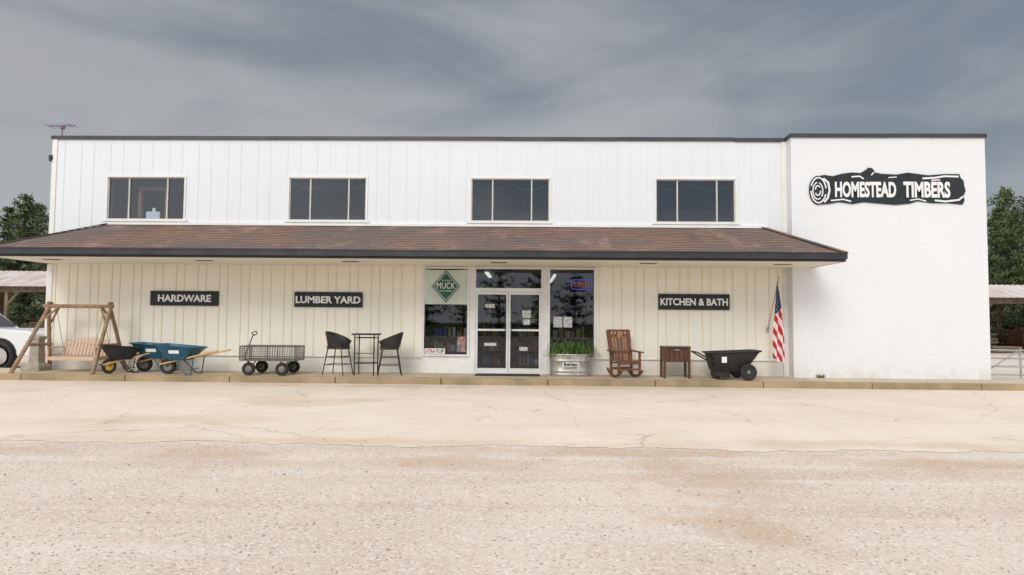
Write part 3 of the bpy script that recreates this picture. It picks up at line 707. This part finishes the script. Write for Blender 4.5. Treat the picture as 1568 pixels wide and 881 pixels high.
# ------------------------------------------------------------------ garden cart
gc = empty('garden_wagon', (-5.97, -0.9, 0)); g = B()
W, D, z0, z1 = 0.68, 0.34, 0.36, 0.70
for z in (z0, z1):
    g.path([(-W, -D, z), (W, -D, z), (W, D, z), (-W, D, z), (-W, -D, z)], 0.016, 6)
for sx in (-W, 0, W):
    for sy in (-D, D): g.cyl((sx, sy, z0), (sx, sy, z1), 0.015, n=6)
for sy in (-D, D):
    for i in range(1, 22): x = -W + 2 * W * i / 22; g.cyl((x, sy, z0), (x, sy, z1), 0.006, n=4)
    for i in range(1, 6): z = z0 + (z1 - z0) * i / 6; g.cyl((-W, sy, z), (W, sy, z), 0.006, n=4)
for sx in (-W, W):
    for i in range(1, 11): y = -D + 2 * D * i / 11; g.cyl((sx, y, z0), (sx, y, z1), 0.006, n=4)
    for i in range(1, 6): z = z0 + (z1 - z0) * i / 6; g.cyl((sx, -D, z), (sx, D, z), 0.006, n=4)
g.box(-W, W, -D, D, z0 - 0.012, z0 - 0.004); g.emit('mesh_body', pmat('wagon_mesh', (0.17, 0.155, 0.13)), gc)
g = B()
for sx in (-0.42, 0.40):
    g.cyl((sx, -0.38, 0.15), (sx, 0.38, 0.15), 0.014, n=8); g.beam((sx, -0.3, 0.16), (sx, 0.3, 0.16), 0.04, 0.03)
    g.beam((sx - .1, -0.25, 0.34), (sx, -0.25, 0.16), 0.03, 0.02); g.beam((sx + .1, 0.25, 0.34), (sx, 0.25, 0.16), 0.03, 0.02); g.beam((sx + .1, -0.25, 0.34), (sx, -0.25, 0.16), 0.03, 0.02)
g.path([(-0.5, 0, 0.2), (-0.70, 0, 0.42), (-0.47, -0.05, 1.0)], 0.014, 8); g.path([(-0.52, -0.05, 0.99), (-0.50, -0.05, 1.04), (-0.40, -0.05, 1.07), (-0.38, -0.05, 1.0), (-0.47, -0.05, 0.96)], 0.012, 8)
g.emit('axles_and_handle', 'blackplastic', gc)
g = B(); h = B()
for sx in (-0.42, 0.40):
    for sy in (-0.40, 0.40): g.tyre((sx, sy, 0.16), 0.16, 0.10); h.lathe([(0.02, -0.04), (0.08, -0.03), (0.08, 0.03), (0.02, 0.04)], (sx, sy, 0.16), 16)
g.emit('tyres', 'rubber', gc, smooth=True); h.emit('hubs', 'greysteel', gc, smooth=True)

# ------------------------------------------------------------------ bistro set
def bar_chair(loc, rz):
    e = empty('bar_chair', loc, rz); g = B()   # faces local +x
    for sx, sy in ((-1, -1), (-1, 1), (1, -1), (1, 1)): g.cyl((sx * 0.18, sy * 0.18, 0.66), (sx * 0.29, sy * 0.25, 0.0), 0.014, 0.012, 8)
    for z, k in ((0.26, 0.235), (0.45, 0.21)):
        g.path([(-k, -k, z), (k, -k, z), (k, k, z), (-k, k, z), (-k, -k, z)], 0.009, 6)
    g.emit('legs', 'blackplastic', e)
    g = B(); g.loft([rect(-0.22, 0.24, -0.22, 0.22, z, n=3, r=rr_) for z, rr_ in ((0.64, 0.06), (0.66, 0.08), (0.71, 0.08), (0.725, 0.05))]); g.emit('seat', 'wicker', e, smooth=True)
    g = B(); n = 20; ro = []; 
    for i in range(n + 1):
        a = math.radians(35 + 290 * i / n); c = (1 - math.cos(a)) / 2
        zt = 0.84 + 0.27 * max(0, c - 0.12) ** 0.9; R = 0.25; Rt = 0.30
        ro.append([(R * math.cos(a), R * math.sin(a), 0.70), (Rt * math.cos(a) * 1.12, Rt * math.sin(a), zt), ((Rt - 0.025) * math.cos(a) * 1.12, (Rt - 0.025) * math.sin(a), zt), ((R - 0.025) * math.cos(a), (R - 0.025) * math.sin(a), 0.70)])
    g.loft(ro); g.emit('wrap_back', 'wicker', e, smooth=True)
bar_chair((-4.33, -0.85, 0), math.radians(-14)); bar_chair((-3.03, -0.85, 0), math.radians(194))
bt = empty('bar_table', (-3.62, -0.85, 0)); g = B()
g.loft([rect(-0.32, 0.32, -0.3, 0.3, z, r=0.05) for z in (1.0, 1.035)]); g.emit('top', 'blackplastic', bt)
g = B()
for sx in (-1, 1):
    for sy in (-1, 1): g.cyl((sx * 0.24, sy * 0.22, 1.0), (sx * 0.24, sy * 0.22, 0), 0.016, n=8)
for z in (0.3, 0.93): g.path([(-.24, -.22, z), (.24, -.22, z), (.24, .22, z), (-.24, .22, z), (-.24, -.22, z)], 0.011, 6)
g.path([(-.24, -.22, .55), (.24, -.22, .55)], 0.009, 6); g.emit('frame', 'blackplastic', bt)

# ------------------------------------------------------------------ planter with ferns
pl = empty('stock_tank_planter', (1.50, -0.48, 0)); g = B()
def stad(a, b_, z, n=10):
    p = []
    for i in range(n + 1): t = math.radians(-90 + 180 * i / n); p.append((a - b_ + b_ * math.cos(t), b_ * math.sin(t), z))
    for i in range(n + 1): t = math.radians(90 + 180 * i / n); p.append((-(a - b_) + b_ * math.cos(t), b_ * math.sin(t), z))
    return p
rings = []
for zz, dr in [(0.0, 0), (0.03, 0), (0.05, 0.014), (0.07, 0), (0.11, 0), (0.13, 0.014), (0.15, 0), (0.37, 0), (0.39, 0.014), (0.41, 0), (0.46, 0), (0.52, 0.0), (0.535, 0.02), (0.56, 0.014), (0.56, -0.01), (0.46, -0.02)]:
    rings.append(stad(0.51 + dr, 0.29 + dr, zz))
g.loft(rings, True, False); g.emit('tank', pmat('galvanised_tank', (0.46, 0.44, 0.40), (0.34, 0.32, 0.29), 9, 0.4, 0.5), pl, smooth=True)
g = B(); g.add(stad(0.49, 0.27, 0.47), [tuple(range(22))]); g.emit('soil', 'soil', pl)
g = B(); g.box(-0.21, 0.21, -0.303, -0.296, 0.17, 0.36); g.emit('label', pmat('label_white', (0.66, 0.66, 0.62)), pl)
text('Behlen', -0.17, 0.17, 0.27, 0.35, -0.305, 'black', pl, bold=0.03); text('COUNTRY', -0.17, 0.17, 0.19, 0.25, -0.305, 'black', pl, 'small_lettering', bold=0.03)
fe = empty('fern_plant', (1.52, -0.48, 0.5)); g = B(); rs = random.Random(9)
for i in range(190):
    bx = rs.choice([-0.3, 0.0, 0.3]) + rs.gauss(0, 0.07); by = rs.uniform(-0.14, 0.14); a = rs.uniform(0, 6.28); L = rs.uniform(0.3, 0.6); ht = rs.uniform(0.08, 0.40)
    if rs.random() < 0.3: a = math.pi if bx < 0 else 0; a += rs.uniform(-.5, .5)
    d = Vector((math.cos(a), math.sin(a) * 0.75, 0)); side = Vector((-d.y, d.x, 0)).normalized(); prev = None; g.cur = 0 if rs.random() < 0.6 else 1
    for k in range(15):
        t = k / 14; p = Vector((bx, by, 0)) + d * L * t * 0.8 + Vector((0, 0, ht * math.sin(min(1.1, t * 1.25) * 2.6) - (0.06 * t if t > 0.7 else 0)))
        if p.y > 0.44: break
        if prev is not None:
            w = 0.05 * (1 - t * 0.8) + 0.008
            for s in (-1, 1):
                tip = p + side * s * w + Vector((0, 0, -0.015)) + d * 0.01
                g.add([prev, prev.lerp(p, 0.6), tip], [(0, 1, 2)])
        prev = p
g.emit('fronds', ['frond', 'frond2'], fe)

# ------------------------------------------------------------------ rocking chair
rc = empty('rocking_chair', (2.84, -0.85, 0), math.radians(14)); g = B()  # faces -y
for sx in (-0.27, 0.27):
    pts = [(sx, -0.45 + 0.95 * i / 10, 0.04 + 0.16 * ((i - 5) / 5) ** 2) for i in range(11)]
    for a, c in zip(pts, pts[1:]): g.beam(a, c, 0.04, 0.06)
    g.beam((sx, -0.27, 0.08), (sx, -0.27, 0.62), 0.055, 0.055); g.beam((sx, 0.22, 0.07), (sx, 0.28, 0.66), 0.055, 0.055)
    g.beam((sx * 1.12, -0.36, 0.635), (sx * 1.12, 0.33, 0.66), 0.11, 0.03)
    g.beam((sx * .97, 0.22, 0.38), (sx * 1.1, 0.46, 1.16), 0.05, 0.05)
for i in range(7): y = -0.3 + i * 0.075; g.beam((-0.29, y, 0.42 - 0.01 * i), (0.29, y, 0.42 - 0.01 * i), 0.062, 0.022)
g.beam((-0.27, -0.27, 0.22), (0.27, -0.27, 0.22), 0.04, 0.05); g.beam((-0.27, 0.22, 0.22), (0.27, 0.22, 0.22), 0.04, 0.05); g.box(-0.29, 0.29, -0.32, -0.30, 0.34, 0.41)
g.emit('frame', 'redwood', rc, bevel=0.006)
g = B()
for i in range(6):
    x = -0.21 + i * 0.084; g.cur = 1 if i in (1, 4) else 0; g.beam((x, 0.235, 0.40), (x * 1.08, 0.455, 1.14 + 0.04 * math.sin(math.pi * (i + .5) / 6)), 0.066, 0.02, (0, 1, 0))
g.emit('back_slats', ['redwood', pmat('amber_wood', (0.30, 0.13, 0.045), (0.18, 0.07, 0.03), 6, 0.5)], rc, bevel=0.004)
g = B(); g.beam((-0.31, 0.42, 1.02), (0.31, 0.42, 1.02), 0.03, 0.09); g.beam((-0.27, 0.28, 0.62), (0.27, 0.28, 0.62), 0.03, 0.06); g.beam((-0.30, 0.455, 1.16), (0.30, 0.455, 1.16), 0.04, 0.05); g.emit('back_rails', 'redwood', rc, bevel=0.005)
g = B(); g.box(-0.06, 0.06, 0.36, 0.375, 0.98, 1.14); g.emit('tag', 'honeywood', rc)

# ------------------------------------------------------------------ side table / cooler box
stb = empty('wooden_side_table', (4.10, -0.75, 0)); g = B()
g.box(-0.34, 0.34, -0.24, 0.24, 0.75, 0.785)
for i in range(5): x = -0.30 + i * 0.122; g.box(x, x + 0.114, -0.205, -0.19, 0.40, 0.745); g.box(x, x + 0.114, 0.19, 0.205, 0.40, 0.745)
g.box(-0.31, -0.295, -0.19, 0.19, 0.40, 0.745); g.box(0.295, 0.31, -0.19, 0.19, 0.40, 0.745); g.box(-0.29, 0.29, -0.185, 0.185, 0.40, 0.42)
for sx in (-0.3, 0.3):
    for sy in (-0.2, 0.2): g.box(sx - 0.03, sx + 0.03, sy - 0.03, sy + 0.03, 0, 0.748)
g.emit('cabinet', 'darkwood', stb, bevel=0.006)
g = B(); g.box(-0.34, 0.34, -0.1, -0.09, 0.787, 0.80); g.cyl((-0.06, -0.235, 0.70), (0.06, -0.235, 0.70), 0.01, n=8); g.cyl((-0.06, -0.235, 0.70), (-0.06, -0.2, 0.70), 0.008, n=6); g.cyl((0.06, -0.235, 0.70), (0.06, -0.2, 0.70), 0.008, n=6); g.emit('handle', 'steel', stb)

# ------------------------------------------------------------------ black dump cart
dc = empty('yard_cart', (5.35, -0.95, 0)); g = B()
g.loft([rect(-0.38, 0.30, -0.27, 0.27, 0.20), rect(-0.42, 0.38, -0.30, 0.30, 0.26), rect(-0.50, 0.66, -0.36, 0.36, 0.62, 0.66), rect(-0.56, 0.72, -0.39, 0.39, 0.63, 0.69), rect(-0.56, 0.72, -0.39, 0.39, 0.66, 0.72),
        rect(-0.50, 0.66, -0.35, 0.35, 0.66, 0.72), rect(-0.40, 0.36, -0.28, 0.28, 0.28), rect(-0.36, 0.3, -0.25, 0.25, 0.24)])
g.emit('tub', 'blackplastic', dc, smooth=True)
g = B()
for s in (-1, 1): g.path([(0.3, s * 0.3, 0.2), (-0.45, s * 0.33, 0.45), (-0.72, s * 0.30, 0.60), (-0.82, s * 0.28, 0.66)], 0.018, 8); g.path([(-0.36, s * 0.25, 0.24), (-0.30, s * 0.25, 0.01), (-0.14, s * 0.25, 0.01), (-0.10, s * 0.25, 0.22)], 0.016, 8)
g.cyl((-0.82, -0.28, 0.66), (-0.82, 0.28, 0.66), 0.018, n=8); g.cyl((0.36, -0.4, 0.2), (0.36, 0.4, 0.2), 0.015, n=8); g.emit('handle_and_legs', 'blackplastic', dc, smooth=True)
g = B(); g.box(-0.36, -0.02, -0.25, 0.25, 0.06, 0.20); g.emit('under_tray', 'blackplastic', dc, bevel=0.02)
g = B(); h = B()
for sy in (-0.42, 0.42):
    g.tyre((0.36, sy, 0.2), 0.2, 0.07, inner=0.72); h.lathe([(0.02, -0.04), (0.045, -0.03), (0.045, 0.03), (0.02, 0.04)], (0.36, sy, 0.2), 12)
    for i in range(6):
        a = i * math.pi / 3 + .3; h.beam((0.36, sy, 0.2), (0.36 + 0.15 * math.cos(a), sy, 0.2 + 0.15 * math.sin(a)), 0.02, 0.02, (0, 1, 0))
g.emit('tyres', 'rubber', dc, smooth=True); h.emit('spokes', 'greysteel', dc)
g = B(); g.box(-0.26, -0.14, -0.372, -0.366, 0.42, 0.56); g.emit('price_tag', 'white', dc)

dm = empty('door_mat', (-0.09, -0.48, 0)); g = B(); g.loft([rect(-0.82, 0.82, -0.32, 0.32, z, r=0.03) for z in (0.0015, 0.014)]); g.emit('rug', 'mat', dm)
wd = empty('weed_plant', (7.85, -0.42, 0)); g = B(); rs = random.Random(4)
for i in range(60):
    a = rs.uniform(0, 6.28); L = rs.uniform(0.05, 0.14); p = Vector((rs.uniform(-.08, .08), rs.uniform(-.03, .03), 0)); d = Vector((math.cos(a) * .6, math.sin(a) * .6, rs.uniform(.4, 1))).normalized(); sd = Vector((-d.y, d.x, 0)) * 0.15
    g.add([p, p + d * L * .6 + sd * L, p + d * L, p + d * L * .6 - sd * L], [(0, 1, 2, 3)])
g.emit('leaves', 'frond2', wd)

# ------------------------------------------------------------------ pickup truck
tk = empty('pickup_truck', (-16.15, 1.9, -0.15)); g = B()
def arch(cx, r, n=10): return [(cx + r * math.cos(math.pi * i / n), 0.42 + r * math.sin(math.pi * i / n)) for i in range(n + 1)]
F = 2.75
prof = [(F - 0.02, 0.42), (2.22, 0.42)] + arch(1.72, 0.50)[1:-1] + [(1.22, 0.42), (1.2, 0.36), (-1.15, 0.36), (-1.18, 0.42)] + arch(-1.68, 0.50)[1:-1] + [(-2.18, 0.42), (-2.75, 0.45), (-2.78, 1.16), (0.7, 1.18), (1.6, 1.18), (2.45, 1.13), (F - 0.04, 1.04)]
g.prism(prof[::-1], -0.96, 0.96); g.emit('body', 'truck', tk, bevel=0.03)
g = B(); g.loft([[(-1.15, -0.9, 1.17), (0.85, -0.9, 1.17), (0.85, 0.9, 1.17), (-1.15, 0.9, 1.17)], [(-1.0, -0.72, 1.78), (0.12, -0.72, 1.78), (0.12, 0.72, 1.78), (-1.0, 0.72, 1.78)], [(-0.9, -0.66, 1.82), (0.02, -0.66, 1.82), (0.02, 0.66, 1.82), (-0.9, 0.66, 1.82)]]); g.emit('cab', 'truck', tk, bevel=0.03)
g = B()
g.loft([[(-1.02, -0.895, 1.22), (0.68, -0.895, 1.22), (0.68, 0.895, 1.22), (-1.02, 0.895, 1.22)], [(-0.9, -0.76, 1.71), (0.1, -0.76, 1.71), (0.1, 0.76, 1.71), (-0.9, 0.76, 1.71)]])
g.loft([[(-1.17, -0.78, 1.24), (0.83, -0.78, 1.24), (0.83, 0.78, 1.24), (-1.17, 0.78, 1.24)], [(-1.04, -0.66, 1.71), (0.2, -0.66, 1.71), (0.2, 0.66, 1.71), (-1.04, 0.66, 1.71)]])
g.emit('windows', 'darkglass', tk)
g = B(); g.box(-2.6, -1.2, -0.8, 0.8, 1.165, 1.175); g.box(F - 0.03, F + 0.02, -0.55, 0.55, 0.66, 0.97); g.box(1.25, 2.2, -0.9, 0.9, 0.45, 0.9); g.box(-2.15, -1.2, -0.9, 0.9, 0.45, 0.9)
g.box(0.70, 0.712, -0.963, -0.958, 0.5, 1.15); g.box(-0.35, -0.338, -0.963, -0.958, 0.5, 1.15); g.box(-1.15, 1.2, -0.965, -0.955, 0.37, 0.44); g.emit('grille_and_wells', 'blackplastic', tk)
g = B(); g.box(F - 0.05, F + 0.12, -0.93, 0.93, 0.42, 0.62); g.box(-2.9, -2.75, -0.93, 0.93, 0.42, 0.6); g.box(F - 0.05, F + 0.012, -0.93, -0.6, 0.74, 0.95); g.box(F - 0.05, F + 0.012, 0.6, 0.93, 0.74, 0.95); g.emit('bumpers', 'chrome', tk, bevel=0.02)
g = B(); h = B()
for sx in (1.72, -1.68):
    for sy in (-0.86, 0.86):
        g.tyre((sx, sy, 0.41), 0.41, 0.26, inner=0.66); h.lathe([(0.03, -0.13), (0.06, -0.12), (0.06, 0.12), (0.03, 0.13)], (sx, sy, 0.41), 12)
        for i in range(6): a = i * math.pi / 3; h.beam((sx, sy, 0.41), (sx + .26 * math.cos(a), sy, 0.41 + .26 * math.sin(a)), 0.07, 0.20, (0, 1, 0))
        h.lathe([(0.28, -0.12), (0.245, -0.12), (0.245, 0.12), (0.28, 0.12)], (sx, sy, 0.41), 24)
g.emit('tyres', 'rubber', tk, smooth=True); h.emit('rims', 'chrome', tk)
g = B(); g.box(0.42, 0.55, -1.12, -0.93, 1.2, 1.38); g.box(0.42, 0.55, 0.93, 1.12, 1.2, 1.38); g.emit('mirrors', 'blackplastic', tk, bevel=0.02)

# ------------------------------------------------------------------ farm gate on the right
fg = empty('pipe_gate', (12.75, 0.8, -0.15)); g = B()
for z in (0.2, 0.42, 0.64, 0.86): g.cyl((0, 0, z), (3.2, 0, z - 0.03), 0.022, n=8)
for x in (0, 1.0, 2.1, 3.2): g.cyl((x, 0, 0.1), (x, 0, 0.9), 0.025, n=8)
g.beam((0, 0.03, 0.2), (1.0, 0.03, 0.86), 0.02, 0.03); g.emit('rails', 'steel', fg, smooth=True)
g = B(); g.cyl((-0.14, 0, 0), (-0.14, 0, 1.05), 0.05, n=10); g.cyl((3.35, 0, 0), (3.35, 0, 1.05), 0.05, n=10); g.emit('posts', 'oldwood', fg)

# ------------------------------------------------------------------ open lumber sheds
def shed(loc, L, Dp, ze, zr):
    e = empty('lumber_shed', loc); g = B()
    n = int(L / 0.3)
    for i in range(n):
        x = -0.4 + (L + 0.8) * i / n; w = (L + 0.8) / n
        g.add([(x, -0.6, ze), (x + w * .8, -0.6, ze), (x + w * .8, Dp / 2, zr), (x, Dp / 2, zr)], [(0, 1, 2, 3)])
        g.add([(x + w * .8, -0.6, ze), (x + w * .9, -0.6, ze + .03), (x + w * .9, Dp / 2, zr + .03), (x + w * .8, Dp / 2, zr)], [(0, 1, 2, 3)])
        g.add([(x + w * .9, -0.6, ze + .03), (x + w, -0.6, ze), (x + w, Dp / 2, zr), (x + w * .9, Dp / 2, zr + .03)], [(0, 1, 2, 3)])
    g.add([(-0.4, Dp / 2, zr), (L + .4, Dp / 2, zr), (L + .4, Dp + .6, ze), (-0.4, Dp + .6, ze)], [(0, 1, 2, 3)])
    g.emit('tin_roof', 'tin', e)
    g = B(); x = 0
    while x <= L + 0.01: g.box(x - .09, x + .09, -.09, .09, 0, ze); g.box(x - .09, x + .09, Dp - .09, Dp + .09, 0, ze); g.beam((x, 0, ze - 1.0), (x + .8, 0, ze - .1), .1, .1); x += 3.0
    g.box(-0.3, L + 0.3, -0.12, 0.0, ze - .3, ze - .02); g.emit('posts', 'oldwood', e)
    g = B(); rs = random.Random(int(L * 7 + loc[0])); x = 0.3
    while x < L - 1.5:
        w = rs.uniform(1.0, 2.2); g.cur = rs.choice([0, 0, 1, 2])
        for yy in (0.8, 2.6, 5.0):
            z = 0.1; hh = rs.uniform(0.3, 1.3)
            while z < hh: g.box(x + rs.uniform(0, .1), x + w * rs.uniform(.9, 1.0), yy, yy + 1.2, z, z + 0.10); z += rs.choice([0.13, 0.15, 0.24])
        x += w + rs.uniform(0.3, 1.4)
    g.emit('lumber_stacks', ['lumber', 'oldwood', 'darkwood'], e)
    return e
shed((21.5, 18, -0.15), 24, 7, 2.95, 3.85)
shed((-46, 18, -0.15), 24, 7, 3.15, 4.25)

# ------------------------------------------------------------------ trees
def pine_geo(h, seed, whorls=17, dens=1.0, leaf=0.20):
    rs = random.Random(seed); b = B(); b.cur = 0
    lean = Vector((rs.uniform(-.02, .02), rs.uniform(-.02, .02), 1))
    for i in range(6): t0, t1 = i / 6, (i + 1) / 6; b.cyl(lean * h * t0, lean * h * t1, 0.16 * (1 - t0 * .9), 0.16 * (1 - t1 * .9), 7)
    for wv in range(whorls):
        t = 0.10 + 0.90 * (wv + rs.uniform(-.3, .3)) / whorls; t = min(t, 0.985)
        R = h * 0.235 * (max(0.02, 1 - t) ** 0.78) * rs.uniform(0.75, 1.2) * min(1, 0.65 + t)
        nb = rs.randint(5, 7)
        for k in range(nb):
            if rs.random() < 0.12: continue
            a = 6.283 * (k + rs.uniform(-.35, .35)) / nb; L = R * rs.uniform(0.65, 1.25); p0 = lean * h * t
            up = rs.uniform(-0.05, 0.35) + t * 0.45
            d = Vector((math.cos(a), math.sin(a), up)); tip = p0 + d * L
            b.cur = 0; b.cyl(p0, tip, 0.03 * (1.1 - t), 0.008, 4)
            nclump = max(2, int(6 * dens * (0.4 + L / (h * 0.15))))
            for c in range(nclump):
                s = 0.25 + 0.78 * c / max(1, nclump - 1); pc = p0 + d * L * s + Vector((rs.uniform(-.18, .18), rs.uniform(-.18, .18), rs.uniform(-.1, .18))) * min(1, 0.35 + L)
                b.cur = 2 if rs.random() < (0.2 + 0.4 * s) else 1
                for q in range(int(10 * dens)):
                    dd = Vector((rs.gauss(0, 1), rs.gauss(0, 1), rs.gauss(0.5, .8))).normalized(); ln = leaf * rs.uniform(.7, 1.6)
                    sd = dd.orthogonal().normalized() * leaf * 0.2; o = pc + Vector((rs.gauss(0, .11), rs.gauss(0, .11), rs.gauss(0, .09)))
                    b.add([o - sd, o + sd, o + dd * ln], [(0, 1, 2)])
    return b
protos = []
for i in range(4):
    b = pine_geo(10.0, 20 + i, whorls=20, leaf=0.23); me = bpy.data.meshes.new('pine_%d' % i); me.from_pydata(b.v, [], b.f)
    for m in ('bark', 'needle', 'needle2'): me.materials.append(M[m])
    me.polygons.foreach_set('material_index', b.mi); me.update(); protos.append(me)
def pine(x, y, h, i):
    o = bpy.data.objects.new('pine_tree', protos[i % 4]); COL.objects.link(o); o.location = (x, y, -0.15); s = h / 10; o.scale = (s * 1.12, s * 1.12, s); o.rotation_euler = (0, 0, i * 1.7)
c = 0
for x, y, h in [(-37.6, 31, 10.8), (-35.6, 34, 10.0), (-33.6, 30, 9.2), (-39.6, 32, 10.0), (-42, 31, 10.8), (-38.8, 38, 11.8), (-45, 34, 10.8), (-36.0, 38, 11.2), (-31.4, 31, 9.0), (-41.0, 37, 11.2),
                (34.6, 29, 9.6), (36.4, 27, 11.3), (38.6, 29, 11.0), (41, 27, 11.6), (37.6, 34, 12.2), (40.2, 35, 11.4), (43, 31, 12.2), (35.2, 35, 10.2), (33.0, 32, 9.6), (35.6, 31.5, 10.4)]:
    pine(x, y, h, c); c += 1
b = B(); tv = [pine_geo(11.0, 50 + i, whorls=10, dens=0.45, leaf=0.55) for i in range(3)]
rs = random.Random(5)
def scatter(x, y, s):
    g0 = rs.choice(tv); a = rs.random() * 6.28; ca, sa = math.cos(a), math.sin(a); o = len(b.v)
    b.v += [(x + s * 1.2 * (v[0] * ca - v[1] * sa), y + s * 1.2 * (v[0] * sa + v[1] * ca), -0.15 + s * v[2]) for v in g0.v]
    b.f += [[i + o for i in f] for f in g0.f]; b.mi += g0.mi
for i in range(76): scatter(-95 + i * 2.5 + rs.uniform(-1, 1), 48 + rs.uniform(-3, 5), rs.uniform(0.85, 1.05))
for i in range(40): scatter(-90 + i * 4.6 + rs.uniform(-1, 1), -62 + rs.uniform(-4, 3), rs.uniform(0.6, 0.95))
for i in range(18): scatter(-80 + rs.uniform(-4, 4), -55 + i * 5.5, rs.uniform(0.8, 1.1)); scatter(80 + rs.uniform(-4, 4), -55 + i * 5.5, rs.uniform(0.8, 1.1))
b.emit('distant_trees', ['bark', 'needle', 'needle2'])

# ------------------------------------------------------------------ sky and light
sun_dir = Vector((-0.30, -1.0, 0.72)).normalized()
elev = math.asin(sun_dir.z); azi = math.atan2(sun_dir.x, sun_dir.y)
w = bpy.data.worlds.new('World'); scene.world = w; w.use_nodes = True; w.node_tree.nodes.clear(); t = NT(w.node_tree)
wo = t.n('ShaderNodeOutputWorld'); bg = t.n('ShaderNodeBackground'); bg.inputs['Strength'].default_value = 0.1
sky = t.n('ShaderNodeTexSky'); sky.sky_type = 'NISHITA'; sky.sun_disc = False; sky.sun_elevation = elev; sky.sun_rotation = azi
tc = t.n('ShaderNodeTexCoord'); sp = t.n('ShaderNodeSeparateXYZ'); t.l(tc.outputs['Generated'], sp.inputs[0])
mp = t.n('ShaderNodeMapping'); t.l(tc.outputs['Generated'], mp.inputs[0]); mp.inputs['Scale'].default_value = (0.9, 0.7, 2.6); mp.inputs['Rotation'].default_value = (0, math.radians(14), 0); mp.inputs['Location'].default_value = (0.3, 0.1, 0.35)
n1 = t.noise(mp.outputs[0], 1.7, 4, 0.45, 0.5)
n2 = t.noise(mp.outputs[0], 4.5, 5, 0.52, 0.8)
f = t.m('ADD', t.m('MULTIPLY', n1, 0.70), t.m('MULTIPLY', n2, 0.30))
dx = t.m('SUBTRACT', sp.outputs[0], 0.10); dz = t.m('SUBTRACT', sp.outputs[2], 0.30)
dk = t.m('ADD', t.m('MULTIPLY', t.m('MULTIPLY', dx, dx), 3.5), t.m('MULTIPLY', t.m('MULTIPLY', dz, dz), 18.0))
dk = t.m('POWER', 2.718, t.m('MULTIPLY', dk, -1.0))
f = t.m('SUBTRACT', f, t.m('MULTIPLY', dk, 0.10)); f = t.m('ADD', f, t.m('MULTIPLY', sp.outputs[0], -0.09))
cl = t.mix(t.ss(f, 0.30, 0.54), (2.1, 2.5, 3.0), (4.1, 4.15, 4.25))
hz = t.m('SUBTRACT', 1.0, t.ss(sp.outputs[2], 0.02, 0.30)); cl = t.mix(t.m('MULTIPLY', hz, 0.45), cl, (4.5, 4.6, 4.9))
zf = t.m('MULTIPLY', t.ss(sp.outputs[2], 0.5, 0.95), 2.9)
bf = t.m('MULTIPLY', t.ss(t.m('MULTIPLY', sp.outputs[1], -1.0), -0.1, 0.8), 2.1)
k = t.m('ADD', 1.0, t.m('MAXIMUM', zf, bf))  # unseen sky overhead and behind camera brightened to light wall and ground
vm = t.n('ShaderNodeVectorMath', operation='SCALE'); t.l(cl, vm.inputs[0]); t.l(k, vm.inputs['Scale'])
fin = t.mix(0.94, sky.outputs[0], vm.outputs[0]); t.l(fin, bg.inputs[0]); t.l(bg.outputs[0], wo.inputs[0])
sl = bpy.data.lights.new('sun', 'SUN'); sl.energy = 1.5; sl.angle = math.radians(26); sl.color = (1.0, 0.955, 0.89)
so = bpy.data.objects.new('sun', sl); COL.objects.link(so); so.rotation_euler = sun_dir.to_track_quat('Z', 'Y').to_euler(); so.location = (-8, -30, 25)

# ------------------------------------------------------------------ camera
cd = bpy.data.cameras.new('camera'); cam = bpy.data.objects.new('camera', cd); COL.objects.link(cam)
cd.sensor_width = 36; cd.lens = 22.96; cd.clip_end = 1500; cd.clip_start = 0.05
R = Matrix.Rotation(math.radians(1.15), 4, 'Z') @ Matrix.Rotation(math.radians(90 + 2.86), 4, 'X') @ Matrix.Rotation(math.radians(0.49), 4, 'Z')
cam.matrix_world = Matrix.Translation((0.344, -17.2, 1.40)) @ R
scene.camera = cam
scene.view_settings.view_transform = 'Standard'; scene.view_settings.look = 'None'; scene.view_settings.exposure = 0
